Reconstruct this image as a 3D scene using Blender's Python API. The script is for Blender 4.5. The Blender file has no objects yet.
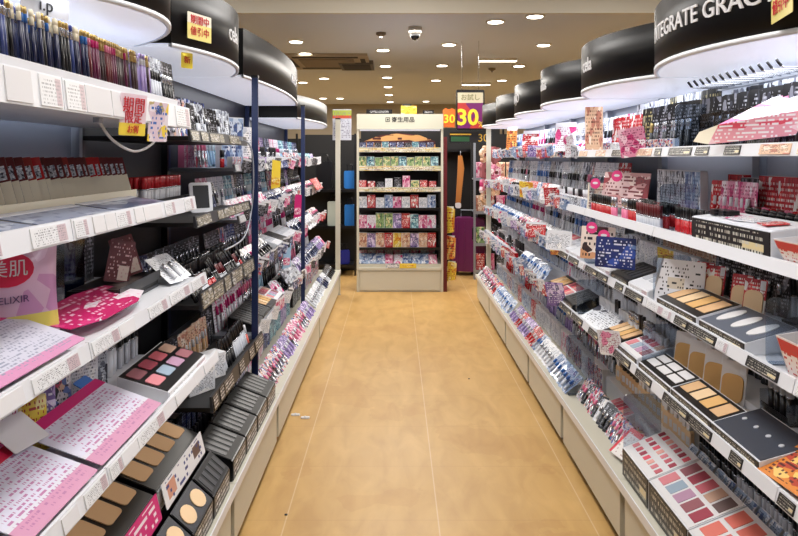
import bpy, math, random
from mathutils import Matrix, Vector
R = random.Random(7)
PI = math.pi
rad = math.radians
sc = bpy.context.scene
COL = bpy.data.collections.new('store'); sc.collection.children.link(COL)
F = 650.0
EYE = 1.45
def D(px, v):            # depth of the point at distance v from the aisle axis seen in column px
    return abs(v * F / (px - 395.0))
# ------------------------------------------------------------------ materials
def lin(c):
    return tuple(((x/255)/12.92 if x/255 <= .04045 else ((x/255+.055)/1.055)**2.4) for x in c) + (1,)
MATS = {}
def mat(name, rgb, rough=.5, metal=0, emit=0, coat=0, alpha=1):
    if name in MATS: return MATS[name]
    m = bpy.data.materials.new(name); m.use_nodes = True
    b = m.node_tree.nodes['Principled BSDF']
    b.inputs['Base Color'].default_value = lin(rgb)
    b.inputs['Roughness'].default_value = rough
    b.inputs['Metallic'].default_value = metal
    if coat: b.inputs['Coat Weight'].default_value = coat
    if emit:
        b.inputs['Emission Color'].default_value = lin(rgb)
        b.inputs['Emission Strength'].default_value = emit
    MATS[name] = m
    return m
def clear(name, tint=(225,232,240), fres=1.35, base=.06):
    if name in MATS: return MATS[name]
    m = bpy.data.materials.new(name); m.use_nodes = True
    nt = m.node_tree; nt.nodes.remove(nt.nodes['Principled BSDF'])
    out = nt.nodes['Material Output']
    t = nt.nodes.new('ShaderNodeBsdfTransparent'); t.inputs[0].default_value = lin(tint)
    g = nt.nodes.new('ShaderNodeBsdfGlossy'); g.inputs['Roughness'].default_value = .08
    fr = nt.nodes.new('ShaderNodeFresnel'); fr.inputs[0].default_value = fres
    ad = nt.nodes.new('ShaderNodeMath'); ad.operation = 'ADD'; ad.inputs[1].default_value = base; ad.use_clamp = True
    mx = nt.nodes.new('ShaderNodeMixShader')
    nt.links.new(fr.outputs[0], ad.inputs[0]); nt.links.new(ad.outputs[0], mx.inputs[0])
    nt.links.new(t.outputs[0], mx.inputs[1]); nt.links.new(g.outputs[0], mx.inputs[2])
    nt.links.new(mx.outputs[0], out.inputs[0])
    MATS[name] = m
    return m
class NT:
    def __init__(s, m): s.m = m; s.nt = m.node_tree
    def new(s, t, **k):
        n = s.nt.nodes.new(t)
        for a, v in k.items(): setattr(n, a, v)
        return n
    def put(s, inp, v):
        if hasattr(v, 'links') or hasattr(v, 'is_output'): s.nt.links.new(v, inp)
        else: inp.default_value = v
    def math(s, op, a, b=None, clampit=False):
        n = s.new('ShaderNodeMath', operation=op); n.use_clamp = clampit
        s.put(n.inputs[0], a)
        if b is not None: s.put(n.inputs[1], b)
        return n.outputs[0]
    def mix(s, fac, a, b):
        n = s.new('ShaderNodeMix', data_type='RGBA')
        s.put(n.inputs[0], fac)
        for i, v in ((6, a), (7, b)): s.put(n.inputs[i], lin(v) if isinstance(v, tuple) and len(v) == 3 else v)
        return n.outputs[2]
def prt(name, base, ink=None, n=6, k=14, dens=.45, band=None, blobs=None, bscale=5, bamt=.5, axes='xz', rough=.35, coat=0, vary=None, box=None):
    """printed surface: paper colour, patches of colour, a header band and rows of small print"""
    if name in MATS: return MATS[name]
    m = mat(name, base, rough, coat=coat); q = NT(m); bs = m.node_tree.nodes['Principled BSDF']
    tc = q.new('ShaderNodeTexCoord'); sp = q.new('ShaderNodeSeparateXYZ')
    q.nt.links.new(tc.outputs['Generated'], sp.inputs[0])
    ix = {'x': 0, 'y': 1, 'z': 2}
    u, v = sp.outputs[ix[axes[0]]], sp.outputs[ix[axes[1]]]
    col = lin(base)
    if vary:
        oi = q.new('ShaderNodeObjectInfo'); cr = q.new('ShaderNodeValToRGB'); cr.color_ramp.interpolation = 'CONSTANT'
        e = cr.color_ramp.elements; e[0].color = lin(vary[0]); e[1].position = 1/len(vary); e[1].color = lin(vary[1])
        for i in range(2, len(vary)): x = e.new(i/len(vary)); x.color = lin(vary[i])
        q.nt.links.new(oi.outputs['Random'], cr.inputs[0]); col = cr.outputs[0]
    if blobs:
        oi = q.new('ShaderNodeObjectInfo')
        w = q.math('MULTIPLY', oi.outputs['Random'], 50.0)
        cb = q.new('ShaderNodeCombineXYZ'); q.put(cb.inputs[0], u); q.put(cb.inputs[1], v); q.put(cb.inputs[2], w)
        vo = q.new('ShaderNodeTexVoronoi'); vo.inputs['Scale'].default_value = bscale*1.35
        q.nt.links.new(cb.outputs[0], vo.inputs['Vector'])
        cr = q.new('ShaderNodeValToRGB'); cr.color_ramp.interpolation = 'CONSTANT'
        e = cr.color_ramp.elements; e[0].color = lin(blobs[0]); e[1].position = 1/len(blobs); e[1].color = lin(blobs[1 % len(blobs)])
        for i in range(2, len(blobs)): x = e.new(i/len(blobs)); x.color = lin(blobs[i])
        s2 = q.new('ShaderNodeSeparateXYZ'); q.nt.links.new(vo.outputs['Color'], s2.inputs[0])
        q.nt.links.new(s2.outputs[0], cr.inputs[0])
        f = q.math('LESS_THAN', s2.outputs[1], bamt)
        col = q.mix(f, col, cr.outputs[0])
    if band:
        for (t0, t1, c) in band:
            f = q.math('MULTIPLY', q.math('GREATER_THAN', v, t0), q.math('LESS_THAN', v, t1))
            col = q.mix(f, col, c)
    if box:
        for (a0, a1, b0, b1, c) in box:
            f = q.math('MULTIPLY', q.math('GREATER_THAN', v, b0), q.math('LESS_THAN', v, b1))
            f = q.math('MULTIPLY', f, q.math('MULTIPLY', q.math('GREATER_THAN', u, a0), q.math('LESS_THAN', u, a1)))
            col = q.mix(f, col, c)
    if ink:
        vn = q.math('MULTIPLY', v, float(n)*2.0); fr = q.math('FRACT', vn); fl = q.math('FLOOR', vn)
        un = q.math('FLOOR', q.math('MULTIPLY', u, float(k)*3.4))
        cb = q.new('ShaderNodeCombineXYZ'); q.put(cb.inputs[0], un); q.put(cb.inputs[1], fl)
        wn = q.new('ShaderNodeTexWhiteNoise'); wn.noise_dimensions = '2D'
        q.nt.links.new(cb.outputs[0], wn.inputs['Vector'])
        f = q.math('GREATER_THAN', wn.outputs['Value'], 1-dens)
        f = q.math('MULTIPLY', f, q.math('GREATER_THAN', fr, .5))
        f = q.math('MULTIPLY', f, q.math('LESS_THAN', q.math('ABSOLUTE', q.math('SUBTRACT', u, .5)), .43))
        f = q.math('MULTIPLY', f, q.math('LESS_THAN', q.math('ABSOLUTE', q.math('SUBTRACT', v, .5)), .42))
        col = q.mix(f, col, ink)
    if not isinstance(col, tuple): q.nt.links.new(col, bs.inputs['Base Color'])
    return m
# ------------------------------------------------------------------ mesh builder
class MB:
    def __init__(s): s.v = []; s.f = []; s.mi = []; s.mats = []; s.M = None; s.sm = []
    def mm(s, m):
        if m not in s.mats: s.mats.append(m)
        return s.mats.index(m)
    def add(s, vs, fs, m, smooth=False):
        o = len(s.v)
        for p in vs:
            p = Vector(p)
            s.v.append(tuple(s.M @ p) if s.M is not None else tuple(p))
        i = s.mm(m)
        for f in fs: s.f.append(tuple(o+k for k in f)); s.mi.append(i); s.sm.append(smooth)
        return s
    def box(s, x0, x1, y0, y1, z0, z1, m):
        return s.add([(x0,y0,z0),(x1,y0,z0),(x1,y1,z0),(x0,y1,z0),(x0,y0,z1),(x1,y0,z1),(x1,y1,z1),(x0,y1,z1)],
                     [(0,3,2,1),(4,5,6,7),(0,1,5,4),(1,2,6,5),(2,3,7,6),(3,0,4,7)], m)
    def slab(s, pts, y0, y1, m, axis='y', smooth=False):   # outline (a,b) extruded
        n = len(pts)
        def q(a, b, t): return (a, t, b) if axis == 'y' else ((a, b, t) if axis == 'z' else (t, a, b))
        vs = [q(a, b, y0) for a, b in pts] + [q(a, b, y1) for a, b in pts]
        fs = [tuple(range(n)), tuple(range(2*n-1, n-1, -1))]
        if axis in ('z',): fs = [fs[0][::-1], fs[1][::-1]]
        if axis == 'x': fs = [fs[0][::-1], fs[1][::-1]]
        for i in range(n):
            j = (i+1) % n
            fs.append((i, i+n, j+n, j) if axis == 'y' else (i, j, j+n, i+n))
        return s.add(vs, fs, m, smooth)
    def lathe(s, prof, m, c=(0,0,0), seg=12, smooth=True, cap=True):
        vs = []; fs = []
        for r, z in prof:
            for k in range(seg):
                a = 2*PI*k/seg; vs.append((c[0]+r*math.cos(a), c[1]+r*math.sin(a), c[2]+z))
        for i in range(len(prof)-1):
            for k in range(seg):
                l = (k+1) % seg
                fs.append((i*seg+k, i*seg+l, (i+1)*seg+l, (i+1)*seg+k))
        if cap:
            fs.append(tuple(range(seg))[::-1]); fs.append(tuple((len(prof)-1)*seg+k for k in range(seg)))
        return s.add(vs, fs, m, smooth)
    def tube(s, pts, r, m, seg=6):
        vs = []; fs = []; n = len(pts)
        for i, p in enumerate(pts):
            p = Vector(p); a = Vector(pts[max(i-1,0)]); b = Vector(pts[min(i+1,n-1)])
            t = (b-a).normalized(); up = Vector((0,0,1)) if abs(t.z) < .9 else Vector((1,0,0))
            e = t.cross(up).normalized(); g = e.cross(t)
            for k in range(seg):
                w = 2*PI*k/seg; vs.append(tuple(p + e*(r*math.cos(w)) + g*(r*math.sin(w))))
        for i in range(n-1):
            for k in range(seg):
                l = (k+1) % seg; fs.append((i*seg+k, i*seg+l, (i+1)*seg+l, (i+1)*seg+k))
        fs.append(tuple(range(seg))[::-1]); fs.append(tuple((n-1)*seg+k for k in range(seg)))
        return s.add(vs, fs, m, True)
    def mesh(s, name):
        me = bpy.data.meshes.new(name); me.from_pydata(s.v, [], s.f)
        for m in s.mats: me.materials.append(m)
        me.polygons.foreach_set('material_index', s.mi); me.polygons.foreach_set('use_smooth', s.sm)
        me.update(); return me
def rrect(w, h, r, cx=0, cz=0, seg=3):
    r = min(r, w/2-1e-4, h/2-1e-4); o = []
    for (sx, sz, a0) in ((1,1,0),(-1,1,90),(-1,-1,180),(1,-1,270)):
        for k in range(seg+1):
            a = rad(a0 + 90*k/seg); o.append((cx+sx*(w/2-r)+r*math.cos(a), cz+sz*(h/2-r)+r*math.sin(a)))
    return o
def ell(rx, rz, cx=0, cz=0, n=16):
    return [(cx+rx*math.cos(2*PI*k/n), cz+rz*math.sin(2*PI*k/n)) for k in range(n)]
# ------------------------------------------------------------------ object trees
class N:
    def __init__(s, name, mb=None, kids=(), label=None, cat=None):
        s.name = name; s.mesh = mb.mesh(name) if isinstance(mb, MB) else mb; s.kids = list(kids); s.label = label; s.cat = cat
def inst(n, parent=None):
    o = bpy.data.objects.new(n.name, n.mesh); COL.objects.link(o)
    if parent is not None:
        o.parent = parent
        if n.label: o['label'] = n.label
    for k in n.kids: inst(k, o)
    return o
LABELS = {}
def put(n, loc, rot=(0,0,0), label=None, group=None, cat=None, scale=None):
    o = inst(n); o.location = loc; o.rotation_euler = rot
    if scale: o.scale = (scale,)*3 if not isinstance(scale, tuple) else scale
    o['label'] = label; o['category'] = cat or n.cat
    if group: o['group'] = group
    return o
def struct(name, mb):
    o = bpy.data.objects.new(name, mb.mesh(name)); COL.objects.link(o); o['kind'] = 'structure'; return o
def text_mb(txt, size, m, depth=.002, bend=None, align='CENTER', thick=0):
    cu = bpy.data.curves.new('t', 'FONT'); cu.body = txt; cu.size = size; cu.extrude = depth; cu.align_x = align; cu.align_y = 'CENTER'
    cu.resolution_u = 3; cu.offset = thick
    o = bpy.data.objects.new('t', cu); COL.objects.link(o)
    bpy.context.view_layer.update()
    me = o.evaluated_get(bpy.context.evaluated_depsgraph_get()).to_mesh()
    vs = [(v.co.x, -v.co.z, v.co.y) for v in me.vertices]; fs = [tuple(p.vertices) for p in me.polygons]
    o.to_mesh_clear(); bpy.data.objects.remove(o)
    if bend: vs = [bend(*v) for v in vs]
    b = MB(); b.add(vs, fs, m); return b
# ------------------------------------------------------------------ palette
WHT = mat('white_plastic', (228,231,238), .3); WHM = mat('white_matte', (222,222,226), .6)
VBL = mat('header_black', (9,9,11), .42); VBL.node_tree.nodes['Principled BSDF'].inputs['Specular IOR Level'].default_value = .22; BLK = mat('black_plastic', (16,16,20), .28); BKM = mat('black_matte', (14,14,17), .55)
DGR = mat('dark_grey_plastic', (44,46,52), .4); GRY = mat('grey_metal', (150,156,168), .35, .3)
CRM = mat('cream_metal', (206,203,188), .42); CRD = mat('cream_edge', (188,184,166), .5)
NVY = mat('navy_metal', (26,42,84), .4); SLV = mat('silver', (190,192,198), .2, .9); GLD = mat('gold', (196,170,110), .28, .8)
LITE = mat('lit_diffuser', (214,217,230), .4, emit=.42)
CLR = clear('clear_acrylic'); CLB = clear('clear_blister', (235,240,246), 1.3, .1)
ACR = clear('smoky_acrylic', (150,166,186), 1.45, .12)
RED = mat('red_gloss', (186,30,38), .25); DRD = mat('dark_red', (96,20,28), .35); PNK = mat('pink_gloss', (226,120,158), .3)
MAG = mat('magenta', (196,30,112), .4); TAN = mat('powder_tan', (218,178,134), .8); TN2 = mat('powder_beige', (234,204,164), .8)
TN3 = mat('powder_ochre', (222,176,112), .7); CRL = mat('coral', (222,112,98), .4); YEL = mat('yellow', (236,206,60), .5)
BLU = mat('blue_gloss', (48,110,190), .35); LBL = mat('light_blue', (160,196,226), .4); LAV = mat('lavender', (170,150,204), .4)
CREAMP = mat('cream_plastic', (244,236,212), .4); BRN = mat('brown', (120,72,44), .5)
SIL2 = mat('pearl_grey', (196,200,210), .3); PURP = mat('plum_shell', (110,32,92), .35)
SHADES = [mat('shade_%d' % i, c, .7) for i, c in enumerate([(212,130,140),(196,96,110),(230,170,160),(150,90,100),(120,120,150),(150,170,190),(196,160,140),(220,190,190),(160,60,80),(228,90,110),(180,140,170),(110,90,90)])]
# printed materials
PR = {}
def pr(key, *a, **k):
    PR[key] = prt('print_'+key, *a, **k); return PR[key]
pr('whitepink', (232,232,240), (150,40,90), n=7, k=16, dens=.4, blobs=[(236,150,190),(214,60,130),(250,250,255)], bscale=3, bamt=.35)
pr('redwhite', (188,30,44), (240,236,232), n=5, k=12, dens=.45, blobs=[(240,236,236),(150,16,30),(220,60,60)], bscale=4, bamt=.4)
pr('black', (18,18,22), (190,190,200), n=7, k=12, dens=.3, blobs=[(60,60,70),(130,130,140),(20,20,24)], bscale=4, bamt=.35, coat=.3)
pr('blackgold', (30,28,26), (190,176,120), n=6, k=8, dens=.4, blobs=[(90,84,60),(20,20,20),(150,146,128)], bscale=5, bamt=.4)
pr('bluesilver', (150,172,206), (60,74,120), n=6, k=12, dens=.4, blobs=[(210,222,240),(70,96,150),(230,234,244)], bscale=4, bamt=.5, coat=.4)
pr('silver', (198,204,214), (80,80,96), n=8, k=14, dens=.35, blobs=[(240,244,250),(120,124,140),(60,62,74)], bscale=5, bamt=.45, coat=.4)
pr('white', (232,234,240), (96,100,116), n=8, k=18, dens=.35, blobs=[(200,206,216),(250,250,250)], bscale=4, bamt=.3)
pr('purple', (120,96,160), (236,230,244), n=6, k=12, dens=.4, blobs=[(70,60,120),(196,170,220),(226,210,240)], bscale=4, bamt=.45)
pr('green', (150,178,120), (50,74,44), n=5, k=10, dens=.35, blobs=[(212,220,170),(90,130,90),(230,210,150)], bscale=4, bamt=.5)
pr('teal', (60,130,150), (220,236,236), n=5, k=10, dens=.35, blobs=[(180,220,226),(30,80,110)], bscale=4, bamt=.5)
pr('navy', (26,34,84), (200,206,226), n=6, k=10, dens=.35, blobs=[(60,80,150),(16,20,50),(190,196,220)], bscale=4, bamt=.35)
pr('yellow', (234,204,70), (170,40,30), n=5, k=9, dens=.4, blobs=[(244,232,160),(224,150,40)], bscale=3, bamt=.35)
pr('pink', (226,150,180), (140,30,80), n=6, k=12, dens=.4, blobs=[(244,206,222),(200,60,120),(250,240,246)], bscale=4, bamt=.5)
pr('mixed', (200,190,200), (60,50,70), n=6, k=12, dens=.35, blobs=[(236,236,240),(200,60,90),(90,110,170),(30,30,40),(220,180,160)], bscale=5, bamt=.7)
pr('peach', (226,190,160), (110,70,60), n=6, k=12, dens=.35, blobs=[(244,226,210),(196,130,110)], bscale=4, bamt=.4)
pr('orange', (226,140,60), (90,30,30), n=5, k=10, dens=.4, blobs=[(244,206,120),(190,70,50)], bscale=4, bamt=.45)
LABK = prt('label_black', (16,16,20), (206,204,192), n=2, k=40, dens=.4, box=[(.70,.94,.22,.5,(222,206,160))])
LABW = prt('label_white', (226,228,232), (110,110,120), n=4, k=30, dens=.3, box=[(.72,.98,.05,.95,(196,176,184))])
LABG = prt('label_olive', (104,100,90), (214,208,190), n=3, k=34, dens=.4, blobs=[(70,66,60),(150,140,116),(196,196,200)], bscale=6, bamt=.4)
LABN = prt('label_lettered', (20,20,24), (232,232,236), n=2, k=26, dens=.55)
LABY = prt('label_gondola', (208,206,170), (120,60,40), n=2, k=40, dens=.35, blobs=[(236,232,226),(226,196,110),(200,190,190),(170,180,160)], bscale=9, bamt=.7)
SHEET = prt('sheet_print', (206,208,224), (150,156,180), n=11, k=34, dens=.4, axes='xz', band=[(.0,.14,(214,150,190)),(.78,.86,(196,196,214))])
SHEET2 = prt('sheet_print_pink', (212,212,230), (180,120,164), n=9, k=28, dens=.42, band=[(.0,.2,(206,148,180)),(.2,.25,(214,214,226))])
BACKP = mat('back_panel_grey', (128,136,152), .35); BACKB = mat('back_panel_black', (20,20,24), .5); BACKN = mat('back_panel_navy', (24,26,44), .5)
BACKW = mat('back_panel_white', (196,200,212), .5)
# ------------------------------------------------------------------ product prototypes
CACHE = {}
def memo(fn):
    def g(*a):
        k = (fn.__name__,) + tuple(x.name if hasattr(x, 'name') else x for x in a)
        if k not in CACHE: CACHE[k] = fn(*a)
        return CACHE[k]
    return g
@memo
def pencil(body, band, tip, h=.125):
    b = MB().lathe([(.0042,0),(.0042,h*.72)], body, seg=6)
    c = MB().lathe([(.0046,h*.72),(.0046,h*.86),(.0046,h*.87)], band, seg=6)
    t = MB().lathe([(.0047,h*.87),(.0047,h*.98),(.003,h)], tip, seg=6)
    return N('eyeliner_pencil', b, [N('collar', c), N('cap', t)], cat='pencil')
@memo
def tube(name, cat, r, h, cf, body, cap, seg=10):
    b = MB().lathe([(r*.92,0),(r,h*.02),(r,h*(1-cf))], body, seg=seg)
    c = MB().lathe([(r*1.02,h*(1-cf)),(r*1.02,h*.985),(r*.85,h)], cap, seg=seg)
    g = MB().lathe([(r*1.05,h*(1-cf)-.004),(r*1.05,h*(1-cf)+.001)], SLV, seg=seg)
    return N(name, b, [N('cap', c), N('collar', g)], cat=cat)
@memo
def bottle(name, cat, r, h, body, cap, seg=12):
    b = MB().lathe([(r*.9,0),(r,.004),(r,h*.5),(r*.8,h*.58),(r*.4,h*.62),(r*.4,h*.66)], body, seg=seg)
    c = MB().lathe([(r*.48,h*.64),(r*.5,h*.97),(r*.4,h)], cap, seg=seg)
    return N(name, b, [N('cap', c)], cat=cat)
@memo
def flat_bottle(body, cap, w=.034, h=.1):
    b = MB().slab(rrect(w, h*.72, .007, 0, h*.36), -.008, .008, body)
    c = MB().slab(rrect(w*.5, h*.28, .003, 0, h*.86), -.007, .007, cap)
    l = MB().slab(rrect(w*.6, h*.3, .001, 0, h*.34), -.0088, -.008, WHM)
    return N('foundation_bottle', b, [N('cap', c), N('label_patch', l)], cat='bottle')
@memo
def jar(body, lid, r=.024, h=.034):
    b = MB().lathe([(r*.85,0),(r,.004),(r,h*.6)], body, seg=14)
    c = MB().lathe([(r*1.05,h*.58),(r*1.05,h*.94),(r*.95,h)], lid, seg=14)
    return N('cream_jar', b, [N('lid', c)], cat='jar')
@memo
def carton(w, d, h, face, side, name='cosmetics_carton'):
    b = MB().slab(rrect(w, h, .0015, 0, h/2, 1), 0, d, side)
    f = MB().slab(rrect(w*.96, h*.97, .001, 0, h/2, 1), -.0008, 0, face)
    t = MB().box(-w*.46, w*.46, d*.1, d*.9, h, h+.0008, WHM)
    return N(name if h >= .07 else 'small_carton', b, [N('front_print', f), N('top_flap', t)], cat='box')  # low ones are ordinary cosmetics cartons, only shorter
@memo
def lip_carton(top, w=.044, h=.125, d=.009):
    sd = mat('carton_side_shade', (70,40,40), .5)  # dark side colour paints in the shade of the slits between cartons
    b = MB().slab([(-w/2,0),(w/2,0),(w/2,h*.46),(-w/2,h*.46)], 0, d*.15, CREAMP).slab([(-w/2,0),(w/2,0),(w/2,h*.46),(-w/2,h*.46)], d*.15, d, sd)
    t = MB().slab([(-w/2,h*.46),(w/2,h*.46),(w/2,h*.95),(-w/2,h)], 0, d*.15, top).slab([(-w/2,h*.46),(w/2,h*.46),(w/2,h*.95),(-w/2,h)], d*.15, d, sd)
    l = MB().box(-w*.36, w*.36, -.001, 0, h*.5, h*.78, PR['silver'])
    return N('lipstick_carton', b, [N('upper_sleeve', t), N('label_patch', l)], cat='box')
KN = {}
for _k, _v in (('dark_blister_pack','black blackgold navy'),('cool_blister_pack','silver bluesilver teal'),('red_pink_blister_pack','redwhite pink whitepink')):  # generic blister packs, split by card colour alone; contents not known
    for _w in _v.split(): KN['print_'+_w] = _v and _k
@memo
def blister(w, h, card, prod, cap, bubble=True):
    b = MB().slab(rrect(w, h, .005, 0, h/2, 2), 0, .0016, card)
    p = MB().lathe([(.0065,.012),(.007,.014),(.007,h*.42)], prod, c=(0,-.0085,0), seg=8)
    p2 = MB().lathe([(.0072,h*.42),(.0072,h*.62),(.006,h*.63)], cap, c=(0,-.0085,0), seg=8)
    kids = [N('tube_inside', p, [N('cap', p2)])]
    if bubble:
        q = MB().slab(rrect(w*.62, h*.66, .008, 0, h*.36, 2), -.018, 0, CLB); kids.append(N('clear_bubble', q))
    return N(KN.get(card.name, 'assorted_blister_pack'), b, kids, cat=KN.get(card.name, 'assorted_blister_pack').replace('_', ' '))  # the other card colours are generic blister packs too
@memo
def pouch(w, h, face, th=.022, trim=None):
    nx, nz = 8, 9; vs = []; fs = []
    for sgn in (-1, 1):
        for j in range(nz+1):
            for i in range(nx+1):
                a = i/nx; c = j/nz
                e = (math.sin(PI*a)**.6)*(math.sin(PI*min(1,max(0,(c*.92+.0))))**.5 if c > 0 else .55)
                vs.append(((a-.5)*w*(1-.05*math.sin(PI*c)), sgn*(th/2*e+.0006), c*h))
    o = (nx+1)*(nz+1)
    for j in range(nz):
        for i in range(nx):
            a = j*(nx+1)+i
            fs.append((a, a+1, a+nx+2, a+nx+1)); fs.append((o+a, o+a+nx+1, o+a+nx+2, o+a+1))
    for i in range(nx):
        fs.append((i, o+i, o+i+1, i+1)); t = nz*(nx+1)+i; fs.append((t, t+1, o+t+1, o+t))
    for j in range(nz):
        a = j*(nx+1); fs.append((a, a+nx+1, o+a+nx+1, o+a)); a += nx; fs.append((a, o+a, o+a+nx+1, a+nx+1))
    b = MB().add(vs, fs, face, True)
    s = MB().box(-w*.49, w*.49, -.0016, .0016, h*.955, h*1.0, trim or WHT)
    return N('refill_pouch', b, [N('crimped_seal', s)], cat='pouch')
@memo
def compact_up(back, pan, w=.062, h=.105):   # upright shade card with a rounded pan
    b = MB().slab(rrect(w, h, .004, 0, h/2, 2), 0, .004, back)
    p = MB().slab(rrect(w*.84, h*.66, .02, 0, h*.36, 4), -.006, 0, pan)
    s = MB().box(w*.22, w*.46, -.0012, 0, h*.72, h*.97, WHT)
    return N('foundation_refill', b, [N('powder_pan', p), N('white_tab', s)], cat='makeup refill')
@memo
def compact_case(shell, pan, w=.075):
    b = MB().slab(rrect(w, w, .012, 0, 0, 3), 0, .014, shell, axis='z')
    p = MB().slab(rrect(w*.8, w*.62, .01, 0, 0, 3), .014, .0155, pan, axis='z')
    return N('powder_compact', b, [N('powder_pan', p)], cat='compact')
@memo
def round_compact(shell, r=.03):
    b = MB().lathe([(r*.9,0),(r,.004),(r,.010)], shell, seg=16)
    l = MB().lathe([(r*.98,.0104),(r*.98,.015),(r*.9,.019)], shell, seg=16)
    e = MB().lathe([(r*.5,.019),(r*.48,.0196)], SLV, seg=16)
    return N('round_compact', b, [N('lid', l, [N('emblem', e)])], cat='compact')
@memo
def closed_compact(shell, trim, w=.07):
    b = MB().slab(rrect(w, w, .012, 0, 0, 3), 0, .009, shell, axis='z')
    l = MB().slab(rrect(w*.98, w*.98, .012, 0, 0, 3), .0095, .018, shell, axis='z')
    t = MB().slab(rrect(w*.3, .006, .002, 0, -w*.4, 2), .018, .0187, trim, axis='z')
    return N('closed_compact', b, [N('lid', l, [N('clasp', t)])], cat='compact')
def sheet(w, h, face, band=None, name='info_sheet', t=.002, text=None, tm=None, ts=.02, pts=None):
    b = MB().slab(pts or rrect(w, h, .004, 0, h/2, 2), 0, t, face); kids = []
    if band: kids.append(N('header_band', MB().box(-w*.5, w*.5, -.0012, 0, h*.84, h*.995, band)))
    if text:
        for i, (s, z, m, size) in enumerate(text):
            q = text_mb(s, size, m, .0006)
            q.v = [(x, y-.0022, zz+z) for x, y, zz in q.v]; kids.append(N('lettering', q))
    return N(name, b, kids, cat='sign')
def wedge(w, dp, hf, hb, body, top):
    b = MB().slab([(0,0),(dp,0),(dp,hb),(0,hf)], -w/2, w/2, body, axis='x')
    a = math.atan2(hb-hf, dp)
    t = MB(); t.M = Matrix.Translation((0,0,hf)) @ Matrix.Rotation(a, 4, 'X')
    L = math.hypot(dp, hb-hf)
    t.box(-w/2+.002, w/2-.002, .004, L-.004, 0, .0025, top)
    return b, t.M, L
@memo
def tester(w, dp, hf, hb, body, top, lip, nx, ny, pan, shape='r', px=.8, py=.8, y0=.02, y1=None):
    b, M, L = wedge(w, dp, hf, hb, body, top)
    t = MB(); t.M = M; t.box(-w/2+.003, w/2-.003, .004, L-.004, 0, .002, top)
    kids = [N('top_plate', t)]
    f = MB(); f.box(-w/2+.003, w/2-.003, -.003, 0, .003, hf-.002, lip)
    kids.append(N('label_strip', f))
    y1 = y1 or L-.01
    cw, ch = (w-.012)/nx, (y1-y0)/ny; c = 0
    for j in range(ny):
        for i in range(nx):
            x = -w/2+.006+cw*(i+.5); y = y0+ch*(j+.5)
            pm = SHADES[(i*5+j*3+c) % len(SHADES)] if pan == 'shades' else (SHADES[[0,1,8,9,2][(i+j) % 5]] if pan == 'lips' else (([TAN, TN2, TN3][(i+j) % 3]) if pan == 'tans' else pan))
            q = MB(); q.M = M
            if shape == 'r': q.slab(rrect(cw*px, ch*py, min(cw,ch)*.14, x, y, 3), .002, .0045, pm, axis='z')
            elif shape == 'o': q.slab(ell(cw*px/2, ch*py/2, x, y), .002, .0045, pm, axis='z')
            elif shape == 's': q.slab(rrect(cw*px, ch*py, .001, x, y, 1), .002, .0035, pm, axis='z')
            kids.append(N('shade_pan', q))
    return N('tester_tray', b, kids, cat='display tray')
@memo
def stock_bin(w, dp, h, wall, face):     # open topped divider bin
    b = MB(); t = .003
    b.box(-w/2, w/2, 0, dp, 0, t, wall); b.box(-w/2, -w/2+t, 0, dp, t, h, wall); b.box(w/2-t, w/2, 0, dp, t, h, wall)
    b.box(-w/2+t, w/2-t, dp-t, dp, t, h, wall)
    f = MB().box(-w/2+t, w/2-t, 0, t, t, h*.45, face)
    return N('divider_bin', b, [N('front_lip', f)], cat='bin')
@memo
def mirror_frame(w=.1, h=.13):
    b = MB().slab(rrect(w, h, .01, 0, h/2), 0, .008, WHT)
    p = MB().slab(rrect(w*.7, h*.76, .003, 0, h*.52), -.001, 0, BLK)
    s = MB().slab([(0,0),(.05,0),(.0,h*.6)], -.01, .01, WHT, axis='x')
    s.v = [(x, y+.008, z) for x, y, z in s.v]
    return N('counter_mirror', b, [N('dark_glass', p), N('easel_leg', s)], cat='mirror')
@memo
def carton_tray(w, dp, h, flare, face):   # cardboard display tray, open, with a printed front
    b = MB(); t = .003; fl = flare
    b.box(-w/2, w/2, 0, dp, 0, t, WHM)
    for s in (-1, 1):
        x0, x1 = s*w/2, s*(w/2+fl)
        b.add([(x0,0,0),(x0,dp,0),(x1,dp,h*1.25),(x1,-fl,h),(x0-s*t,0,0),(x0-s*t,dp,0),(x1-s*t,dp,h*1.25),(x1-s*t,-fl,h)],
              [(0,1,2,3),(4,7,6,5),(0,3,7,4),(1,5,6,2),(3,2,6,7),(0,4,5,1)], WHM)
    b.box(-w/2-fl, w/2+fl, dp, dp+t, 0, h*1.5, WHM)
    f = MB(); f.add([(-w/2,0,0),(w/2,0,0),(w/2+fl,-fl,h),(-w/2-fl,-fl,h),(-w/2,t,0),(w/2,t,0),(w/2+fl,t-fl,h),(-w/2-fl,t-fl,h)],
                    [(0,1,2,3),(5,4,7,6),(3,2,6,7),(1,0,4,5),(0,3,7,4),(1,5,6,2)], face)
    return N('cardboard_tray', b, [N('printed_front', f)], cat='box')
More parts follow.
